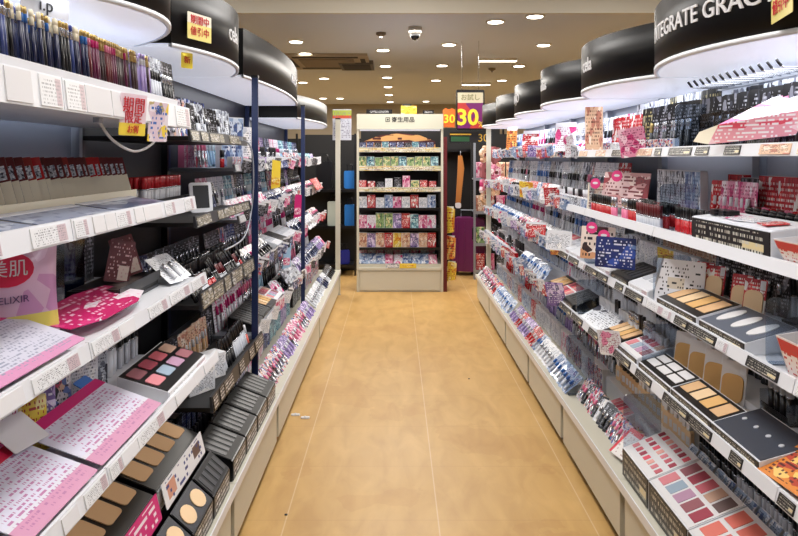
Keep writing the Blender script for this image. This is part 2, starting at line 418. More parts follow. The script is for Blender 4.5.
# ------------------------------------------------------------------ the room
floor_m = mat('floor_wood', (205,160,96), .3); q = NT(floor_m); bs = floor_m.node_tree.nodes['Principled BSDF']
tc = q.new('ShaderNodeTexCoord'); mp = q.new('ShaderNodeMapping'); q.nt.links.new(tc.outputs['Object'], mp.inputs[0])
mp.inputs['Scale'].default_value = (4.5, 1.6, 1)
no = q.new('ShaderNodeTexNoise'); no.inputs['Scale'].default_value = 2.2; no.inputs['Detail'].default_value = 8; no.inputs['Distortion'].default_value = .6
q.nt.links.new(mp.outputs[0], no.inputs['Vector'])
no2 = q.new('ShaderNodeTexNoise'); no2.inputs['Scale'].default_value = 1.7; no2.inputs['Detail'].default_value = 5; q.nt.links.new(tc.outputs['Object'], no2.inputs['Vector'])
cr = q.new('ShaderNodeValToRGB'); cr.color_ramp.elements[0].position = .3; cr.color_ramp.elements[0].color = lin((186,146,86)); cr.color_ramp.elements[1].position = .72; cr.color_ramp.elements[1].color = lin((206,167,104))
q.nt.links.new(no.outputs['Fac'], cr.inputs[0])
sp = q.new('ShaderNodeSeparateXYZ'); q.nt.links.new(tc.outputs['Object'], sp.inputs[0])
c = q.mix(q.math('MULTIPLY', q.math('GREATER_THAN', no2.outputs['Fac'], .56), .18), cr.outputs[0], (170,122,68))
# square vinyl tiles: thin pale seams along the aisle, faint ones across
def seam(coord, off, pitch, wd):
    a = q.math('FRACT', q.math('ADD', q.math('DIVIDE', q.math('SUBTRACT', coord, off), pitch), 100.0))
    return q.math('LESS_THAN', q.math('ABSOLUTE', q.math('SUBTRACT', a, .5)), wd/pitch/2)
c = q.mix(q.math('MULTIPLY', seam(sp.outputs[0], .173-.305, .61, .005), .4), c, (226,210,180))
c = q.mix(q.math('MULTIPLY', seam(sp.outputs[1], .1, .455, .004), .25), c, (158,112,62))
q.nt.links.new(c, bs.inputs['Base Color'])
rr = q.math('ADD', q.math('MULTIPLY', no2.outputs['Fac'], .2), .34); q.nt.links.new(rr, bs.inputs['Roughness'])
struct('floor', MB().box(-7, 7, -3, 15.2, -.1, 0, floor_m))
CEIL = mat('ceiling_paint', (222,232,248), .7); CEILW = mat('soffit_paint', (226,222,208), .7); WALLM = mat('wall_paint', (176,168,152), .8); WALLD = mat('far_wall_dark', (60,54,52), .8)
struct('ceiling', MB().box(-7, 7, 5.6, 15.2, 2.7, 2.8, CEIL))
cn = MB().box(-7, 7, -3, 5.6, 3.05, 3.15, CEILW); struct('ceiling_near', cn)
tr = MB().box(-7, 7, 5.56, 5.6, 2.69, 3.05, CEILW); struct('trim_1', tr)
struct('wall_back', MB().box(-7, 7, 15.1, 15.2, 0, 2.7, WALLM))
struct('wall_left', MB().box(-7.1, -7, -3, 15.2, 0, 3.1, WALLM))
struct('wall_right', MB().box(7, 7.1, -3, 15.2, 0, 3.1, WALLM))
struct('wall_front', MB().box(-7, 7, -3.1, -3, 0, 3.1, WALLM))
# ------------------------------------------------------------------ shelving units
def frame(side, vf, u0, u1): return (side*vf, (u0+u1)/2, 0), rad(-90 if side > 0 else 90)
def unit(side, u0, u1, v0, back, levels, label, backm=BACKP, post=None, valance=None, basez=.25, posth=1.9, deckm=WHT, hooks=None, group=None, end=False):
    """levels: (z, v_front, lip_h, lip_mat, tag_mat, riser_h)"""
    W = u1-u0; kids = []; lv = back-v0
    b = MB(); g = .026
    b.box(-W/2+g, W/2-g, 0, .018, .045, basez, CRM)
    b2 = MB().box(-W/2+.002, W/2-.002, .03, lv, 0, basez-.002, DGR)
    d = MB().box(-W/2+.001, W/2-.001, -.012, lv, basez, basez+.022, CRM); d.box(-W/2+.001, W/2-.001, -.016, -.012, basez-.008, basez+.026, WHT)
    kids += [N('kick_panel', b), N('base_box', b2), N('base_deck', d)]
    if side > 0: kids.append(N('base_step', MB().box(-W/2+.005, W/2-.005, .22, lv-.032, basez+.0215, basez+.113, deckm)))
    kids.append(N('back_panel', MB().box(-W/2, W/2, lv, lv+.015, basez, posth, backm)))
    pm = post or GRY
    ps = MB().box(-W/2, -W/2+.022, lv-.03, lv, basez+.03, posth, pm)
    ps2 = MB().box(W/2-.022, W/2, lv-.03, lv, basez+.03, posth, pm)
    kids += [N('upright', ps), N('upright', ps2)]
    if end:
        kids.append(N('end_panel', MB().box(W/2-.004, W/2, .02, lv, basez, 1.5, deckm)))
    for (z, vf, lh, lm, tm, rz) in levels:
        y0 = vf-v0; sk = []
        s = MB().box(-W/2+.003, W/2-.003, y0+.008, lv-.031, z-.016, z, deckm)
        rail = MB(); rail.add([(-W/2+.002,y0-.004,z-.02),(W/2-.002,y0-.004,z-.02),(W/2-.002,y0+.004,z+lh),(-W/2+.002,y0+.004,z+lh),
                               (-W/2+.002,y0+.008,z-.02),(W/2-.002,y0+.008,z-.02),(W/2-.002,y0+.012,z+lh),(-W/2+.002,y0+.012,z+lh)],
                              [(0,1,2,3),(5,4,7,6),(3,2,6,7),(4,5,1,0),(0,3,7,4),(1,5,6,2)], lm)
        sk.append(N('price_rail', rail))
        if tm:
            x = -W/2+.01
            while x < W/2-.06:
                w = R.choice([.06,.09,.14,.18]); w = min(w, W/2-.01-x)
                tg = MB(); sl = -.0075
                tg.add([(x,y0-.0065,z-.015),(x+w,y0-.0065,z-.015),(x+w,y0+.0015,z+lh-.004),(x,y0+.0015,z+lh-.004),
                        (x,y0-.0035,z-.015),(x+w,y0-.0035,z-.015),(x+w,y0+.0035,z+lh-.004),(x,y0+.0035,z+lh-.004)],
                       [(0,1,2,3),(5,4,7,6),(3,2,6,7),(4,5,1,0),(0,3,7,4),(1,5,6,2)], tm[R.randrange(len(tm))])
                sk.append(N('price_tag', tg)); x += w+R.choice([.004,.03,.1])
        if rz:
            sk.append(N('riser', MB().box(-W/2+.005, W/2-.005, y0+.17, lv-.032, z, z+rz, deckm)))
        kids.append(N('shelf', s, sk))
    if hooks:
        for (z, y, n, m) in hooks:
            for i in range(n):
                x = -W/2+.05+(W-.1)*i/(n-1)
                h = MB().tube([(x,lv,z),(x,y+.01,z),(x,y,z+.012)], .0028, m, 5); kids.append(N('hook', h))
    if valance:
        vfr, bow, z0, z1, text, tsize, tx, lightm = valance
        ya = vfr-v0; n = 18
        def arc(x): return ya + bow*abs(2*x/W)**2.0
        def prof(off, ins=0):
            pts = []
            for i in range(n+1):
                x = (-W/2+.003+ins) + (W-.006-2*ins)*i/n; pts.append((x, arc(x*W/(W-.006))+off))
            return pts
        out = prof(0); inn = prof(.012, .006)
        o2 = out + [(W/2-.003, lv), (-W/2+.003, lv)]
        v = MB(); nn = len(out)
        vs = []; fs = []
        for (x, y) in out: vs += [(x, y, z0), (x, y, z1)]
        for (x, y) in inn: vs += [(x, y, z0), (x, y, z1)]
        for i in range(nn-1):
            a = 2*i; c_ = 2*nn+2*i
            fs += [(a, a+2, a+3, a+1), (c_, c_+1, c_+3, c_+2), (a, c_, c_+2, a+2), (a+1, a+3, c_+3, c_+1)]
        v.add(vs, fs, VBL, False)
        v.sm = [True]*len(v.sm)
        v.box(-W/2+.003, -W/2+.009, arc(W/2), lv, z0, z1, VBL); v.box(W/2-.009, W/2-.003, arc(W/2), lv, z0, z1, VBL)
        lp = MB().slab(prof(.014, .01) + [(W/2-.012, lv-.002), (-W/2+.012, lv-.002)], z0-.012, z0+.004, lightm, axis='z')
        rim = MB(); vs = []; fs = []
        for (x, y) in out: vs += [(x, y-.002, z0-.014), (x, y-.002, z0), (x, y+.012, z0-.014), (x, y+.012, z0)]
        for i in range(nn-1):
            a = 4*i; fs += [(a, a+4, a+5, a+1), (a, a+2, a+6, a+4), (a+1, a+5, a+7, a+3), (a+2, a+3, a+7, a+6)]
        rim.add(vs, fs, WHT, True)
        lid = MB().slab(prof(.002) + [(W/2-.004, lv-.002), (-W/2+.004, lv-.002)], z1-.004, z1, BLK, axis='z')
        vk = [N('light_panel', lp), N('white_rim', rim), N('top_cover', lid)]
        if text:
            tb = text_mb(text, tsize, WHM, .002, bend=lambda x, y, z: (x+tx, arc(x+tx)-.001+y, z+(z0+z1)/2), thick=.0006)
            vk.append(N('lettering', tb, label='white lettering'))
        kids.append(N('header_sign', v, vk, label='bowed black header sign'))
    loc, th = frame(side, v0, u0, u1)
    return put(N('shelving_unit', None, kids, cat='shelving unit'), loc, (0,0,th), label, group)
WALLTAG = [LABW, WHM, PR['peach']]
RB = [.62, 1.50, 2.38, 3.24, 4.06, 4.90, 5.75, 6.60]
RS = [(1.475,1.0,.016,WHT,[LABK,LABK,PR['peach']],.0),(1.185,.945,.014,WHT,None,.035),(.925,.92,.014,WHT,[LABK,LABK,LABW],.04),(.675,.88,.014,WHT,[LABK,LABK],.05)]
ORD = ['frontmost','nearest','second','third','fourth','fifth','farthest']
RV = [None, ('INTEGRATE GRACY',.069,.07), ('cela',.085,-.02), ('ettus',.075,-.02), ('MAJO',.08,-.02), ('',.07,0), ('',.07,0)]
RWHERE = ['frontmost right-hand unit','nearest right-hand unit','second right-hand unit','third right-hand unit','fourth right-hand unit','fifth right-hand unit','farthest right-hand unit']
LWHERE = ['frontmost left-hand unit','nearest left-hand unit','black left-hand unit','navy-posted left-hand unit','fourth left-hand unit','fifth left-hand unit','farthest left-hand unit']
for i in range(7):
    tv = RV[i]
    if tv is None: val = (.835,.125,1.757,1.95,None,0,0,LITE)
    else: val = (.835,.125,1.757,1.95,tv[0] or None,tv[1],tv[2],LITE)
    unit(1, RB[i], RB[i+1], .832, 1.35, RS, ['white cosmetics shelving unit cut by the frame edge, closest on the right',
        'white shelving unit under the large white-lettered black header, nearest on the right','white shelving unit with a rounded black header, second along the right side',
        'white shelving unit with a rounded black header, third along the right side','white shelving unit with a rounded black header, fourth along the right side',
        'white shelving unit with a rounded black header, fifth along the right side','white shelving unit at the far end of the right side by the pale post'][i],
        backm=BACKW if i < 3 else BACKP, valance=val, hooks=None)
LB = [.55,1.45,2.35,3.25,4.15,5.05,5.95,6.85]
TG = [LABW, WHM]
LS0 = [(1.575,.74,.055,WHT,TG,0),(1.285,.72,.028,WHT,TG,.0),(1.02,.68,.018,WHT,TG,.0),(.74,.64,.018,WHT,TG,0)]
LS2 = [(1.53,.74,.024,DGR,[LABG],0),(1.215,.72,.024,DGR,[LABG],.0),(.915,.70,.045,DGR,[LABG,LABW],.0),(.545,.66,.04,DGR,[LABN],.0)]
LS3 = [(1.40,.80,.02,GRY,[LABW],.0),(1.14,.78,.02,GRY,[LABG,LABW],.0),(.86,.74,.03,GRY,[LABG,LABW],.0),(.56,.70,.02,GRY,[LABW],.0)]
unit(-1, LB[0], LB[1], .587, 1.16, LS0, 'white cosmetics shelving unit cut by the frame edge, closest on the left', valance=(.68,.25,1.867,2.10,None,0,0,LITE), basez=.25)
unit(-1, LB[1], LB[2], .587, 1.16, LS0, 'white shelving unit with wide white price rails, nearest on the left', valance=(.68,.25,1.867,2.10,None,0,0,LITE))
unit(-1, LB[2], LB[3], .587, 1.16, LS2, 'black shelving unit with olive price strips before the navy post', backm=BACKB, post=BLK, deckm=BKM, valance=(.70,.11,1.867,2.10,'cela',.10,.02,LITE))
unit(-1, LB[3], LB[5], .587, 1.16, LS3, 'wide shelving unit with navy posts under a long black header', backm=BACKN, post=NVY, deckm=GRY, valance=(.69,.07,1.867,2.10,'MAFECTI',.08,.36,LITE))
unit(-1, LB[5], LB[7], .587, 1.16, LS3, 'wide shelving unit at the far end of the left side', backm=BACKN, post=NVY, deckm=GRY, valance=(.64,.12,1.765,1.94,None,0,0,LITE))
# front posts
def post(x, y, z0, z1, m, label, w=.03, dp=.03, nm='upright_post'):
    b = MB().box(-w/2, w/2, -dp/2, dp/2, 0, z1-z0, m)
    c = MB().box(-w/2-.004, w/2+.004, -dp/2-.004, dp/2+.004, 0, .006, GRY)
    c2 = MB().box(-w/2-.002, w/2+.002, -dp/2-.002, dp/2+.002, z1-z0, z1-z0+.012, BLK)
    return put(N(nm, b, [N('foot_plate', c), N('end_cap', c2)], cat='post'), (x, y, z0), (0,0,0), label)
post(-.70, 3.25, .2725, 1.85, NVY, 'navy metal post between the black unit and the next', .032, .012)
post(-.715, 5.05, .2725, 1.85, NVY, 'navy metal post halfway along the far left shelving', .03, .012)
post(-.605, 6.89, 0, 1.86, CRM, 'cream metal post closing the left row of shelving', .05, .03)
post(.955, 6.63, 0, 1.80, CRM, 'cream metal post closing the right row of shelving', .045, .03)
# ------------------------------------------------------------------ fillers
def th(side): return rad(-90 if side > 0 else 90)
def place(n, side, u, v, z, label, group=None, tilt=0, yaw=0, roll=0, cat=None, scale=None):
    # tilt leans the thing back, roll leans it along the shelf
    m = Matrix.Rotation(th(side)+rad(yaw), 4, 'Z') @ Matrix.Rotation(rad(roll), 4, 'Y') @ Matrix.Rotation(-rad(tilt), 4, 'X')
    return put(n, (side*v, u, z), m.to_euler(), label, group, cat, scale)
def row(kinds, side, u0, u1, v, z, pitch, where, group, tilt=8, yaw=0, yj=4, zj=0, vj=.004, run=(2,5), roll=0, skip=0):
    u = u0; k = R.choice(kinds); left = R.randint(*run)
    while u < u1:
        if left == 0: k = R.choice(kinds); left = R.randint(*run)
        left -= 1
        n, desc = k
        if R.random() >= skip:
            place(n, side, u, v+R.uniform(-vj, vj), z+R.uniform(0, zj), desc+' '+where, group, tilt, yaw+R.uniform(-yj, yj), roll)
        u += pitch
def B(w, h, key, prod, cap, d, bub=True): return (blister(w, h, PR[key], prod, cap, bub), d)
def C(w, dp, h, key, side, d): return (carton(w, dp, h, PR[key], side), d)
# ================================================================== PRODUCTS
SHN = ['top shelf', 'second shelf', 'third shelf', 'fourth shelf', 'bottom deck']
BLIST = {
 'bluesilver': ('bluesilver', SIL2, BLU, 'blue-silver blister pack'), 'silver': ('silver', SIL2, BLK, 'silver-grey blister pack'),
 'redwhite': ('redwhite', RED, WHT, 'red and white blister pack'), 'white': ('white', WHT, SLV, 'white blister pack'),
 'pink': ('pink', PNK, WHT, 'pink blister pack'), 'mixed': ('mixed', SLV, PNK, 'multicoloured blister pack'), 'black': ('black', BLK, SLV, 'black blister pack'),
 'blackgold': ('blackgold', BLK, GLD, 'black and gold blister pack'), 'navy': ('navy', NVY, SLV, 'navy blister pack'), 'purple': ('purple', LAV, WHT, 'purple blister pack'),
 'peach': ('peach', TAN, WHT, 'peach blister pack'), 'teal': ('teal', LBL, WHT, 'teal blister pack'), 'whitepink': ('whitepink', WHT, MAG, 'white and pink blister pack')}
def BL(key, w=.062, h=.15, bub=False, extra=''):
    k, p, c, d = BLIST[key]; return (blister(w, h, PR[k], p, c, bub), (extra+' '+d).strip())
def CT(key, w=.05, d=.03, h=.1, side=None):
    sd = side or {'black': BLK, 'navy': NVY, 'redwhite': RED, 'pink': PNK}.get(key, WHT)
    nm = {'whitepink': 'white and pink', 'redwhite': 'red and white', 'bluesilver': 'blue-silver', 'mixed': 'multicoloured', 'silver': 'silver-grey', 'blackgold': 'black and gold'}.get(key, key)
    return (carton(w, d, h, PR[key], sd), nm+' cosmetics carton')
def PC(key, w=.07, h=.11):
    nm = {'whitepink': 'white and pink', 'redwhite': 'red and white', 'bluesilver': 'blue-silver', 'mixed': 'multicoloured', 'silver': 'silver-grey'}.get(key, key)
    return (pouch(w, h, PR[key]), nm+' refill pouch')
MASC = {'black': (tube('mascara_tube','mascara',.008,.125,.5,BLK,BLK), 'black mascara tube'), 'silver': (tube('mascara_tube','mascara',.008,.13,.45,SIL2,BLK), 'pearl mascara tube with black cap'),
        'red': (tube('lip_gloss','lip gloss',.0085,.09,.45,RED,BLK), 'red lip gloss with black cap'), 'pink': (tube('lip_gloss','lip gloss',.0085,.09,.45,PNK,SLV), 'pink lip gloss with silver cap'),
        'coral': (tube('lip_gloss','lip gloss',.0085,.09,.45,CRL,WHT), 'coral lip gloss with white cap'), 'white': (tube('skin_cream_tube','cream tube',.013,.12,.25,WHT,SLV), 'white cream tube with silver cap'),
        'tan': (tube('concealer_tube','concealer',.009,.1,.45,TAN,BLK), 'tan concealer with black cap'), 'tanw': (tube('concealer_tube','concealer',.009,.1,.45,TN2,WHT), 'beige concealer with white cap'),
        'dred': (tube('lipstick_tester','lipstick',.009,.085,.55,SIL2,DRD), 'lipstick tester with dark red top'), 'redc': (tube('lipstick_tester','lipstick',.0105,.09,.5,WHT,RED), 'white lipstick tester with red cap')}
NP = [(bottle('nail_polish','nail polish',.013,.07,m,c), d) for m, c, d in ((RED,BLK,'red nail polish bottle'),(PNK,WHT,'pink nail polish bottle'),(LAV,WHT,'lavender nail polish bottle'),(DRD,BLK,'dark red nail polish bottle'),(MAG,BLK,'magenta nail polish bottle'))]
FB = [(flat_bottle(TAN,BLK), 'tan foundation bottle with black cap'), (flat_bottle(TN2,WHT), 'beige foundation bottle with white cap'), (flat_bottle(SIL2,WHT), 'pearl foundation bottle with white cap')]
PCN = [(closed_compact(BLK,GLD), 'closed black square compact'), (closed_compact(WHT,SLV), 'closed white square compact'), (closed_compact(PNK,SLV), 'closed pink square compact'), (compact_case(BLK,TAN), 'open black compact with tan powder'), (compact_case(WHT,PNK), 'open white compact with pink blush')]
TEST = {
 'tans': (tester(.20,.14,.03,.075,BLK,BLK,LABK,4,1,'tans'), 'black tester tray of four tan powders'),
 'shades': (tester(.20,.14,.03,.075,WHT,WHM,LABK,4,2,'shades','s'), 'white tester tray of eight eyeshadows'),
 'lips': (tester(.20,.14,.03,.075,WHT,WHM,LABK,6,2,'lips','s'), 'white tester tray of lip colour swatches'),
 'white': (tester(.20,.14,.03,.075,WHT,WHT,LABW,3,1,SIL2,'r',.7,.5), 'white tester tray with pearl inserts'),
 'black': (tester(.20,.14,.03,.075,BLK,BKM,LABK,5,1,DGR,'s',.6,.8), 'black tester tray with dark slots'),
 'round': (tester(.20,.14,.03,.075,BLK,BLK,LABN,3,1,TN2,'o',.8,.7), 'black tester tray of round beige powders')}
# ---- generic filling of a unit
FARR = ['bluesilver','silver','redwhite','white','purple','bluesilver','silver','mixed','whitepink','white','bluesilver']
FARL = ['mixed','navy','pink','black','white','purple','black','whitepink','navy','mixed','teal']
def fill(side, u0, u1, levels, back, where, keys, dense=1.0, base=True, skip_front=(), skip_back=(), basez=.272, v0=.83, hang=True, cam=1):
    s = 1 if side > 0 else -1
    lv = [(z, vf) for (z, vf, *_) in levels] + ([(basez, v0)] if base else [])
    for k, (z, vf) in enumerate(lv):
        last = k == len(lv)-1 and base
        w = 'on %s, %s' % (SHN[4] if last else SHN[k], where); gr = '%s, %s' % (SHN[4] if last else SHN[k], where)
        rz = (levels[k][5] if not last else 0)
        top = (lv[k-1][0]-.02 if k else z+.30); room = top-z
        a, b = u0+.03, u1-.03
        if k not in skip_front:
            m = R.choice(['lean','tray','small','lean','pouch','lean']) if not last else 'lean'
            if m == 'lean':
                row([BL(x, .06, .12) for x in R.sample(keys, 4)], side, a, b, vf+(.02 if last else .035), z+.002, .058/dense, w.replace('on ', 'leaning on ', 1), 'leaning packs, '+gr, tilt=50, yaw=s*R.choice([8,20,30])*cam, yj=12)
            elif m == 'tray':
                uu = a+.1
                while uu < b-.08:
                    n, d = TEST[R.choice(['tans','shades','lips','white','black'])]
                    place(n, side, uu, vf+.014, z+.001, d+' '+w, 'tester trays, '+gr); uu += .205
            elif m == 'small':
                row([CT(x, .036, .03, .055) for x in R.sample(keys, 3)], side, a, b, vf+.02, z+.001, .05/dense, w, 'small cartons, '+gr, tilt=0, yaw=s*10, yj=14)
                row([MASC[x] for x in ('red','pink','coral','black')], side, a, b, vf+.09, z+.001, .024/dense, w, 'glosses, '+gr, tilt=0, yj=0)
            else:
                row([PC(x, .07, .10) for x in R.sample(keys, 3)], side, a, b, vf+.05, z+.001, .075/dense, w, 'pouches, '+gr, tilt=22, yaw=s*20, yj=12)
        if k not in skip_back:
            zz = z+rz; hh = min(.205, room-rz-.03)
            if last:
                row([CT(x, .05, .03, .12) for x in R.sample(keys, 3)], side, a, b, vf+.20, z+.001, .056/dense, w, 'cartons, '+gr, tilt=0, yaw=s*8, yj=8)
                row([BL(x, .065, .17) for x in R.sample(keys, 4)], side, a, b, vf+.27, z+.091, .055/dense, w.replace('on ', 'standing on ', 1), 'upright packs, '+gr, tilt=6, yaw=s*10, yj=14)
            else:
                row([BL(x, .06, hh) for x in R.sample(keys, 5)], side, a, b, vf+.20, zz+.002, .050/dense, w.replace('on ', 'standing on ', 1), 'upright packs, '+gr, tilt=8, yaw=s*14*cam, yj=16)
                if k < 2 and dense > .9: row([CT(x, .045, .03, min(.12, hh)) for x in R.sample(keys, 3)], side, a, b, vf+.27, zz+.001, .05/dense, w.replace('on ', 'at the back of ', 1), 'cartons, '+gr, tilt=0, yj=6)
for i, dn in ((3,1.0),(4,.95),(5,.85),(6,.75)):
    fill(1, RB[i], RB[i+1], RS, 1.35, RWHERE[i], FARR, dn)
for (a, b, wh, dn) in ((3.29,4.15,'near half of the navy-posted unit',.95),(4.15,5.01,'far half of the navy-posted unit',.9),(5.10,6.80,'farthest left-hand unit',.7)):
    fill(-1, a, b, LS3, 1.16, wh, FARL, dn, v0=.60)
# pop-up cards clipped among the far goods
def card(w, h, face, nm='promo_card', band=None, t=.0015): return sheet(w, h, face, band, nm, t)
RP = MAG; 
disc = N('promo_disc', MB().slab(ell(.026,.026,0,.026), 0, .002, mat('hot_pink', (222,60,130), .4)), [N('white_print', MB().slab(ell(.014,.006,0,.028), -.0008, 0, WHM))], cat='promo tag')
for (px, v, z, w, h, key, yaw, lab) in (
  (511,.99,1.52,.09,.2,'orange',60,'tall orange promo card standing among the far goods on the right'),
  (530,.97,1.50,.12,.15,'redwhite',55,'red and white promo card on top shelf below the fourth right-hand header'),
  (565,.985,1.49,.12,.17,'whitepink',62,'white and pink promo card on top shelf, third right-hand unit'),
  (552,.93,1.20,.15,.07,'white',58,'low white promo card on second shelf, third right-hand unit'),
  (535,.90,.94,.14,.10,'redwhite',50,'red promo card on third shelf, fourth right-hand unit'),
  (558,.90,.94,.15,.11,'white',50,'white instruction card on third shelf, third right-hand unit')):
    place(card(w, h, PR[key], 'promo_card', WHT), 1, D(px, v), v, z, lab, None, 10, yaw)
# ================================================================== RIGHT, second unit (2.38 - 3.24)
W2 = 'second right-hand unit'; W1 = 'nearest right-hand unit'
row([BL('blackgold',.07,.19), BL('black',.07,.19), BL('blackgold',.07,.19)], 1, 2.42, 2.86, 1.10, 1.477, .030, 'on top shelf, '+W2, 'upright blister packs on top shelf, '+W2, tilt=6, yaw=22, yj=10)
row([BL('black',.065,.18), BL('redwhite',.065,.17)], 1, 2.88, 3.22, 1.09, 1.477, .034, 'on top shelf, '+W2, 'upright blister packs on top shelf, '+W2, tilt=6, yaw=22, yj=10, run=(4,6))
row([BL('silver',.065,.235), BL('blackgold',.065,.235)], 1, 2.44, 3.2, 1.19, 1.477, .036, 'at the back of the top shelf, '+W2, 'rear blister packs on top shelf, '+W2, tilt=4, yaw=20, yj=12)
row([CT('white',.04,.03,.04), CT('silver',.04,.03,.05), CT('mixed',.04,.03,.045)], 1, 2.42, 3.2, 1.015, 1.477, .046, 'at the front of the top shelf, '+W2, 'small cartons on top shelf, '+W2, tilt=0, yaw=20)
# promo photo cards hanging between second and third headers
place(card(.085, .21, PR['peach'], 'photo_card'), 1, 3.17, .97, 1.55-.06, 'tall photo card standing between the second and third headers', None, 0, 62)
# second shelf
fan = sheet(.36, .165, prt('print_fan', (226,196,196), (120,40,50), n=5, k=9, dens=.5, blobs=[(150,50,60),(240,220,214),(206,150,150)], bscale=4, bamt=.35), None, 'fan_display_card')
place(fan, 1, 3.0, 1.045, 1.22, 'wide pinkish display card with a fan of shades, second shelf', None, 10, 14)
place(sheet(.13,.14,prt('print_fan2', (236,226,210), (120,40,50), n=5, k=7, dens=.5, blobs=[(240,210,90),(240,236,230)], bscale=3, bamt=.3),None,'shade_card'), 1, 3.2, 1.00, 1.187, 'cream and yellow shade card beside the wide pinkish one', None, 6, 40)
for (u, v, z, lab) in ((2.97,1.012,1.342,'round magenta tag on the wide pinkish display card'),(3.17,.975,1.30,'round magenta tag on the cream shade card')):
    place(disc, 1, u, v, z, lab, None, 8, 45)
row([CT('silver',.05,.03,.18), CT('bluesilver',.05,.03,.18)], 1, 2.42, 2.78, 1.12, 1.221, .054, 'on second shelf, '+W2, 'tall cartons on second shelf, '+W2, tilt=0, yaw=8)
row([MASC['red'],MASC['dred'],MASC['pink']], 1, 2.42, 2.80, .985, 1.187, .022, 'in a row on second shelf, '+W2, 'lip colours on second shelf, '+W2, tilt=0, yj=0)
row([MASC['red'],MASC['dred'],MASC['pink']], 1, 2.42, 2.80, 1.01, 1.187, .022, 'in a row on second shelf, '+W2, 'lip colours on second shelf, '+W2, tilt=0, yj=0)
row([MASC['dred'],MASC['red']], 1, 2.44, 2.80, 1.06, 1.187, .022, 'behind the lip colours, '+W2, 'rear lip colours on second shelf, '+W2, tilt=0, yj=0)
row([MASC['pink'],MASC['red']], 1, 2.86, 3.2, .97, 1.187, .024, 'below the fan card, '+W2, 'lip colours below the fan card', tilt=0, yj=0)
# third shelf
for (u, k) in ((2.50,'white'),(2.71,'black'),(2.92,'white')):
    place(TEST[k][0], 1, u, .935, .926, TEST[k][1]+', third shelf, '+W2+(' near end' if u < 2.6 else (' middle' if u < 2.8 else ' far end')), 'tester trays on third shelf, '+W2)
place(sheet(.17,.13,prt('print_navybox', (28,44,110), (220,220,236), n=5, k=9, dens=.35, blobs=[(50,80,170),(24,34,84),(120,150,210)], bscale=2, bamt=.35),None,'navy_promo_card'), 1, 2.74, .925, .985, 'navy promo card with a pale heart, front of third shelf', None, 8, 52)
place(sheet(.16,.15,prt('print_facecard', (236,222,212), (40,30,40), n=3, k=6, dens=.4, blobs=[(214,160,120),(246,236,230),(60,40,40)], bscale=2.5, bamt=.35),None,'face_promo_card'), 1, 2.98, .925, .985, 'white promo card with a face, beside the navy one', None, 8, 52)
place(disc, 1, 2.93, .885, 1.11, 'round magenta tag on the upper corner of the face card', None, 8, 52)
place(disc, 1, 2.79, .895, 1.09, 'round magenta tag between the navy card and the face card', None, 8, 52)
row([CT('white',.05,.03,.11), CT('yellow',.05,.03,.11), FB[2], CT('silver',.05,.03,.12)], 1, 2.42, 3.2, 1.12, .966, .052, 'on third shelf, '+W2, 'upright goods on third shelf, '+W2, tilt=0, yaw=10)
row([BL('silver',.06,.15), BL('white',.06,.15), BL('peach',.06,.15)], 1, 2.42, 3.2, 1.18, .966, .045, 'at the back of third shelf, '+W2, 'rear packs on third shelf, '+W2, tilt=5, yaw=12)
# fourth shelf
row([MASC['tan'],MASC['white'],MASC['tanw'],MASC['silver']], 1, 2.42, 3.2, 1.01, .676, .027, 'on fourth shelf, '+W2, 'tubes on fourth shelf, '+W2, tilt=0, yj=0)
row([MASC['silver'],MASC['black'],MASC['white']], 1, 2.42, 3.2, 1.08, .727, .027, 'on the step of fourth shelf, '+W2, 'rear tubes on fourth shelf, '+W2, tilt=0, yj=0)
row([BL('peach',.06,.15), BL('mixed',.06,.15), BL('black',.06,.15)], 1, 2.42, 3.2, 1.15, .727, .045, 'at the back of fourth shelf, '+W2, 'rear packs on fourth shelf, '+W2, tilt=5, yaw=12)
place(TEST['shades'][0], 1, 2.50, .893, .676, 'white tester tray of eyeshadows at the near end of fourth shelf, '+W2)
place(TEST['tans'][0], 1, 2.71, .893, .676, 'black tester tray of tan powders on fourth shelf, '+W2)
place(sheet(.30,.13,prt('print_instr', (224,228,236), (60,70,90), n=6, k=18, dens=.35, blobs=[(40,40,60),(236,240,246)], bscale=3, bamt=.12),None,'instruction_sheet'), 1, 3.0, .90, .68, 'white instruction sheet sloping at the front of fourth shelf', None, 62, 4)
# bottom deck
row([BL('mixed',.05,.11), BL('black',.05,.11), BL('white',.05,.11)], 1, 2.62, 3.2, .90, .274, .04, 'leaning on bottom deck, '+W2, 'leaning packs on bottom deck, '+W2, tilt=40, yaw=25, run=(1,3))
place(sheet(.17,.13,prt('print_frame', (236,232,230), (200,180,180), n=4, k=8, dens=.3, box=[(.0,.5,.82,1,(214,40,60)),(.0,.08,.0,1,(214,40,60)),(.9,1,.5,1,(214,40,60))]),None,'red_edged_card'), 1, 2.50, .87, .29, 'white card with red edging at the front of the bottom deck', None, 52, 14)
for u in (2.58, 2.95): place(TEST['lips'][0], 1, u, .985, .274, 'white tray of lip swatches on bottom deck, '+W2+(' near end' if u < 2.7 else ' far end'))
row([MASC['tanw'],MASC['tan'],MASC['tanw']], 1, 2.40, 2.72, 1.02, .38-.106, .026, 'in the beige cluster on bottom deck, '+W2, 'beige tubes on bottom deck', tilt=0, yj=0)
row([FB[1], FB[0]], 1, 2.42, 3.2, 1.10, .364, .04, 'on the step of bottom deck, '+W2, 'foundation bottles on bottom deck, '+W2, tilt=0, yaw=15)
row([BL('silver',.06,.17), BL('mixed',.06,.17), BL('bluesilver',.06,.17)], 1, 2.42, 3.2, 1.2, .364, .042, 'at the back of bottom deck, '+W2, 'rear packs on bottom deck, '+W2, tilt=5, yaw=14)
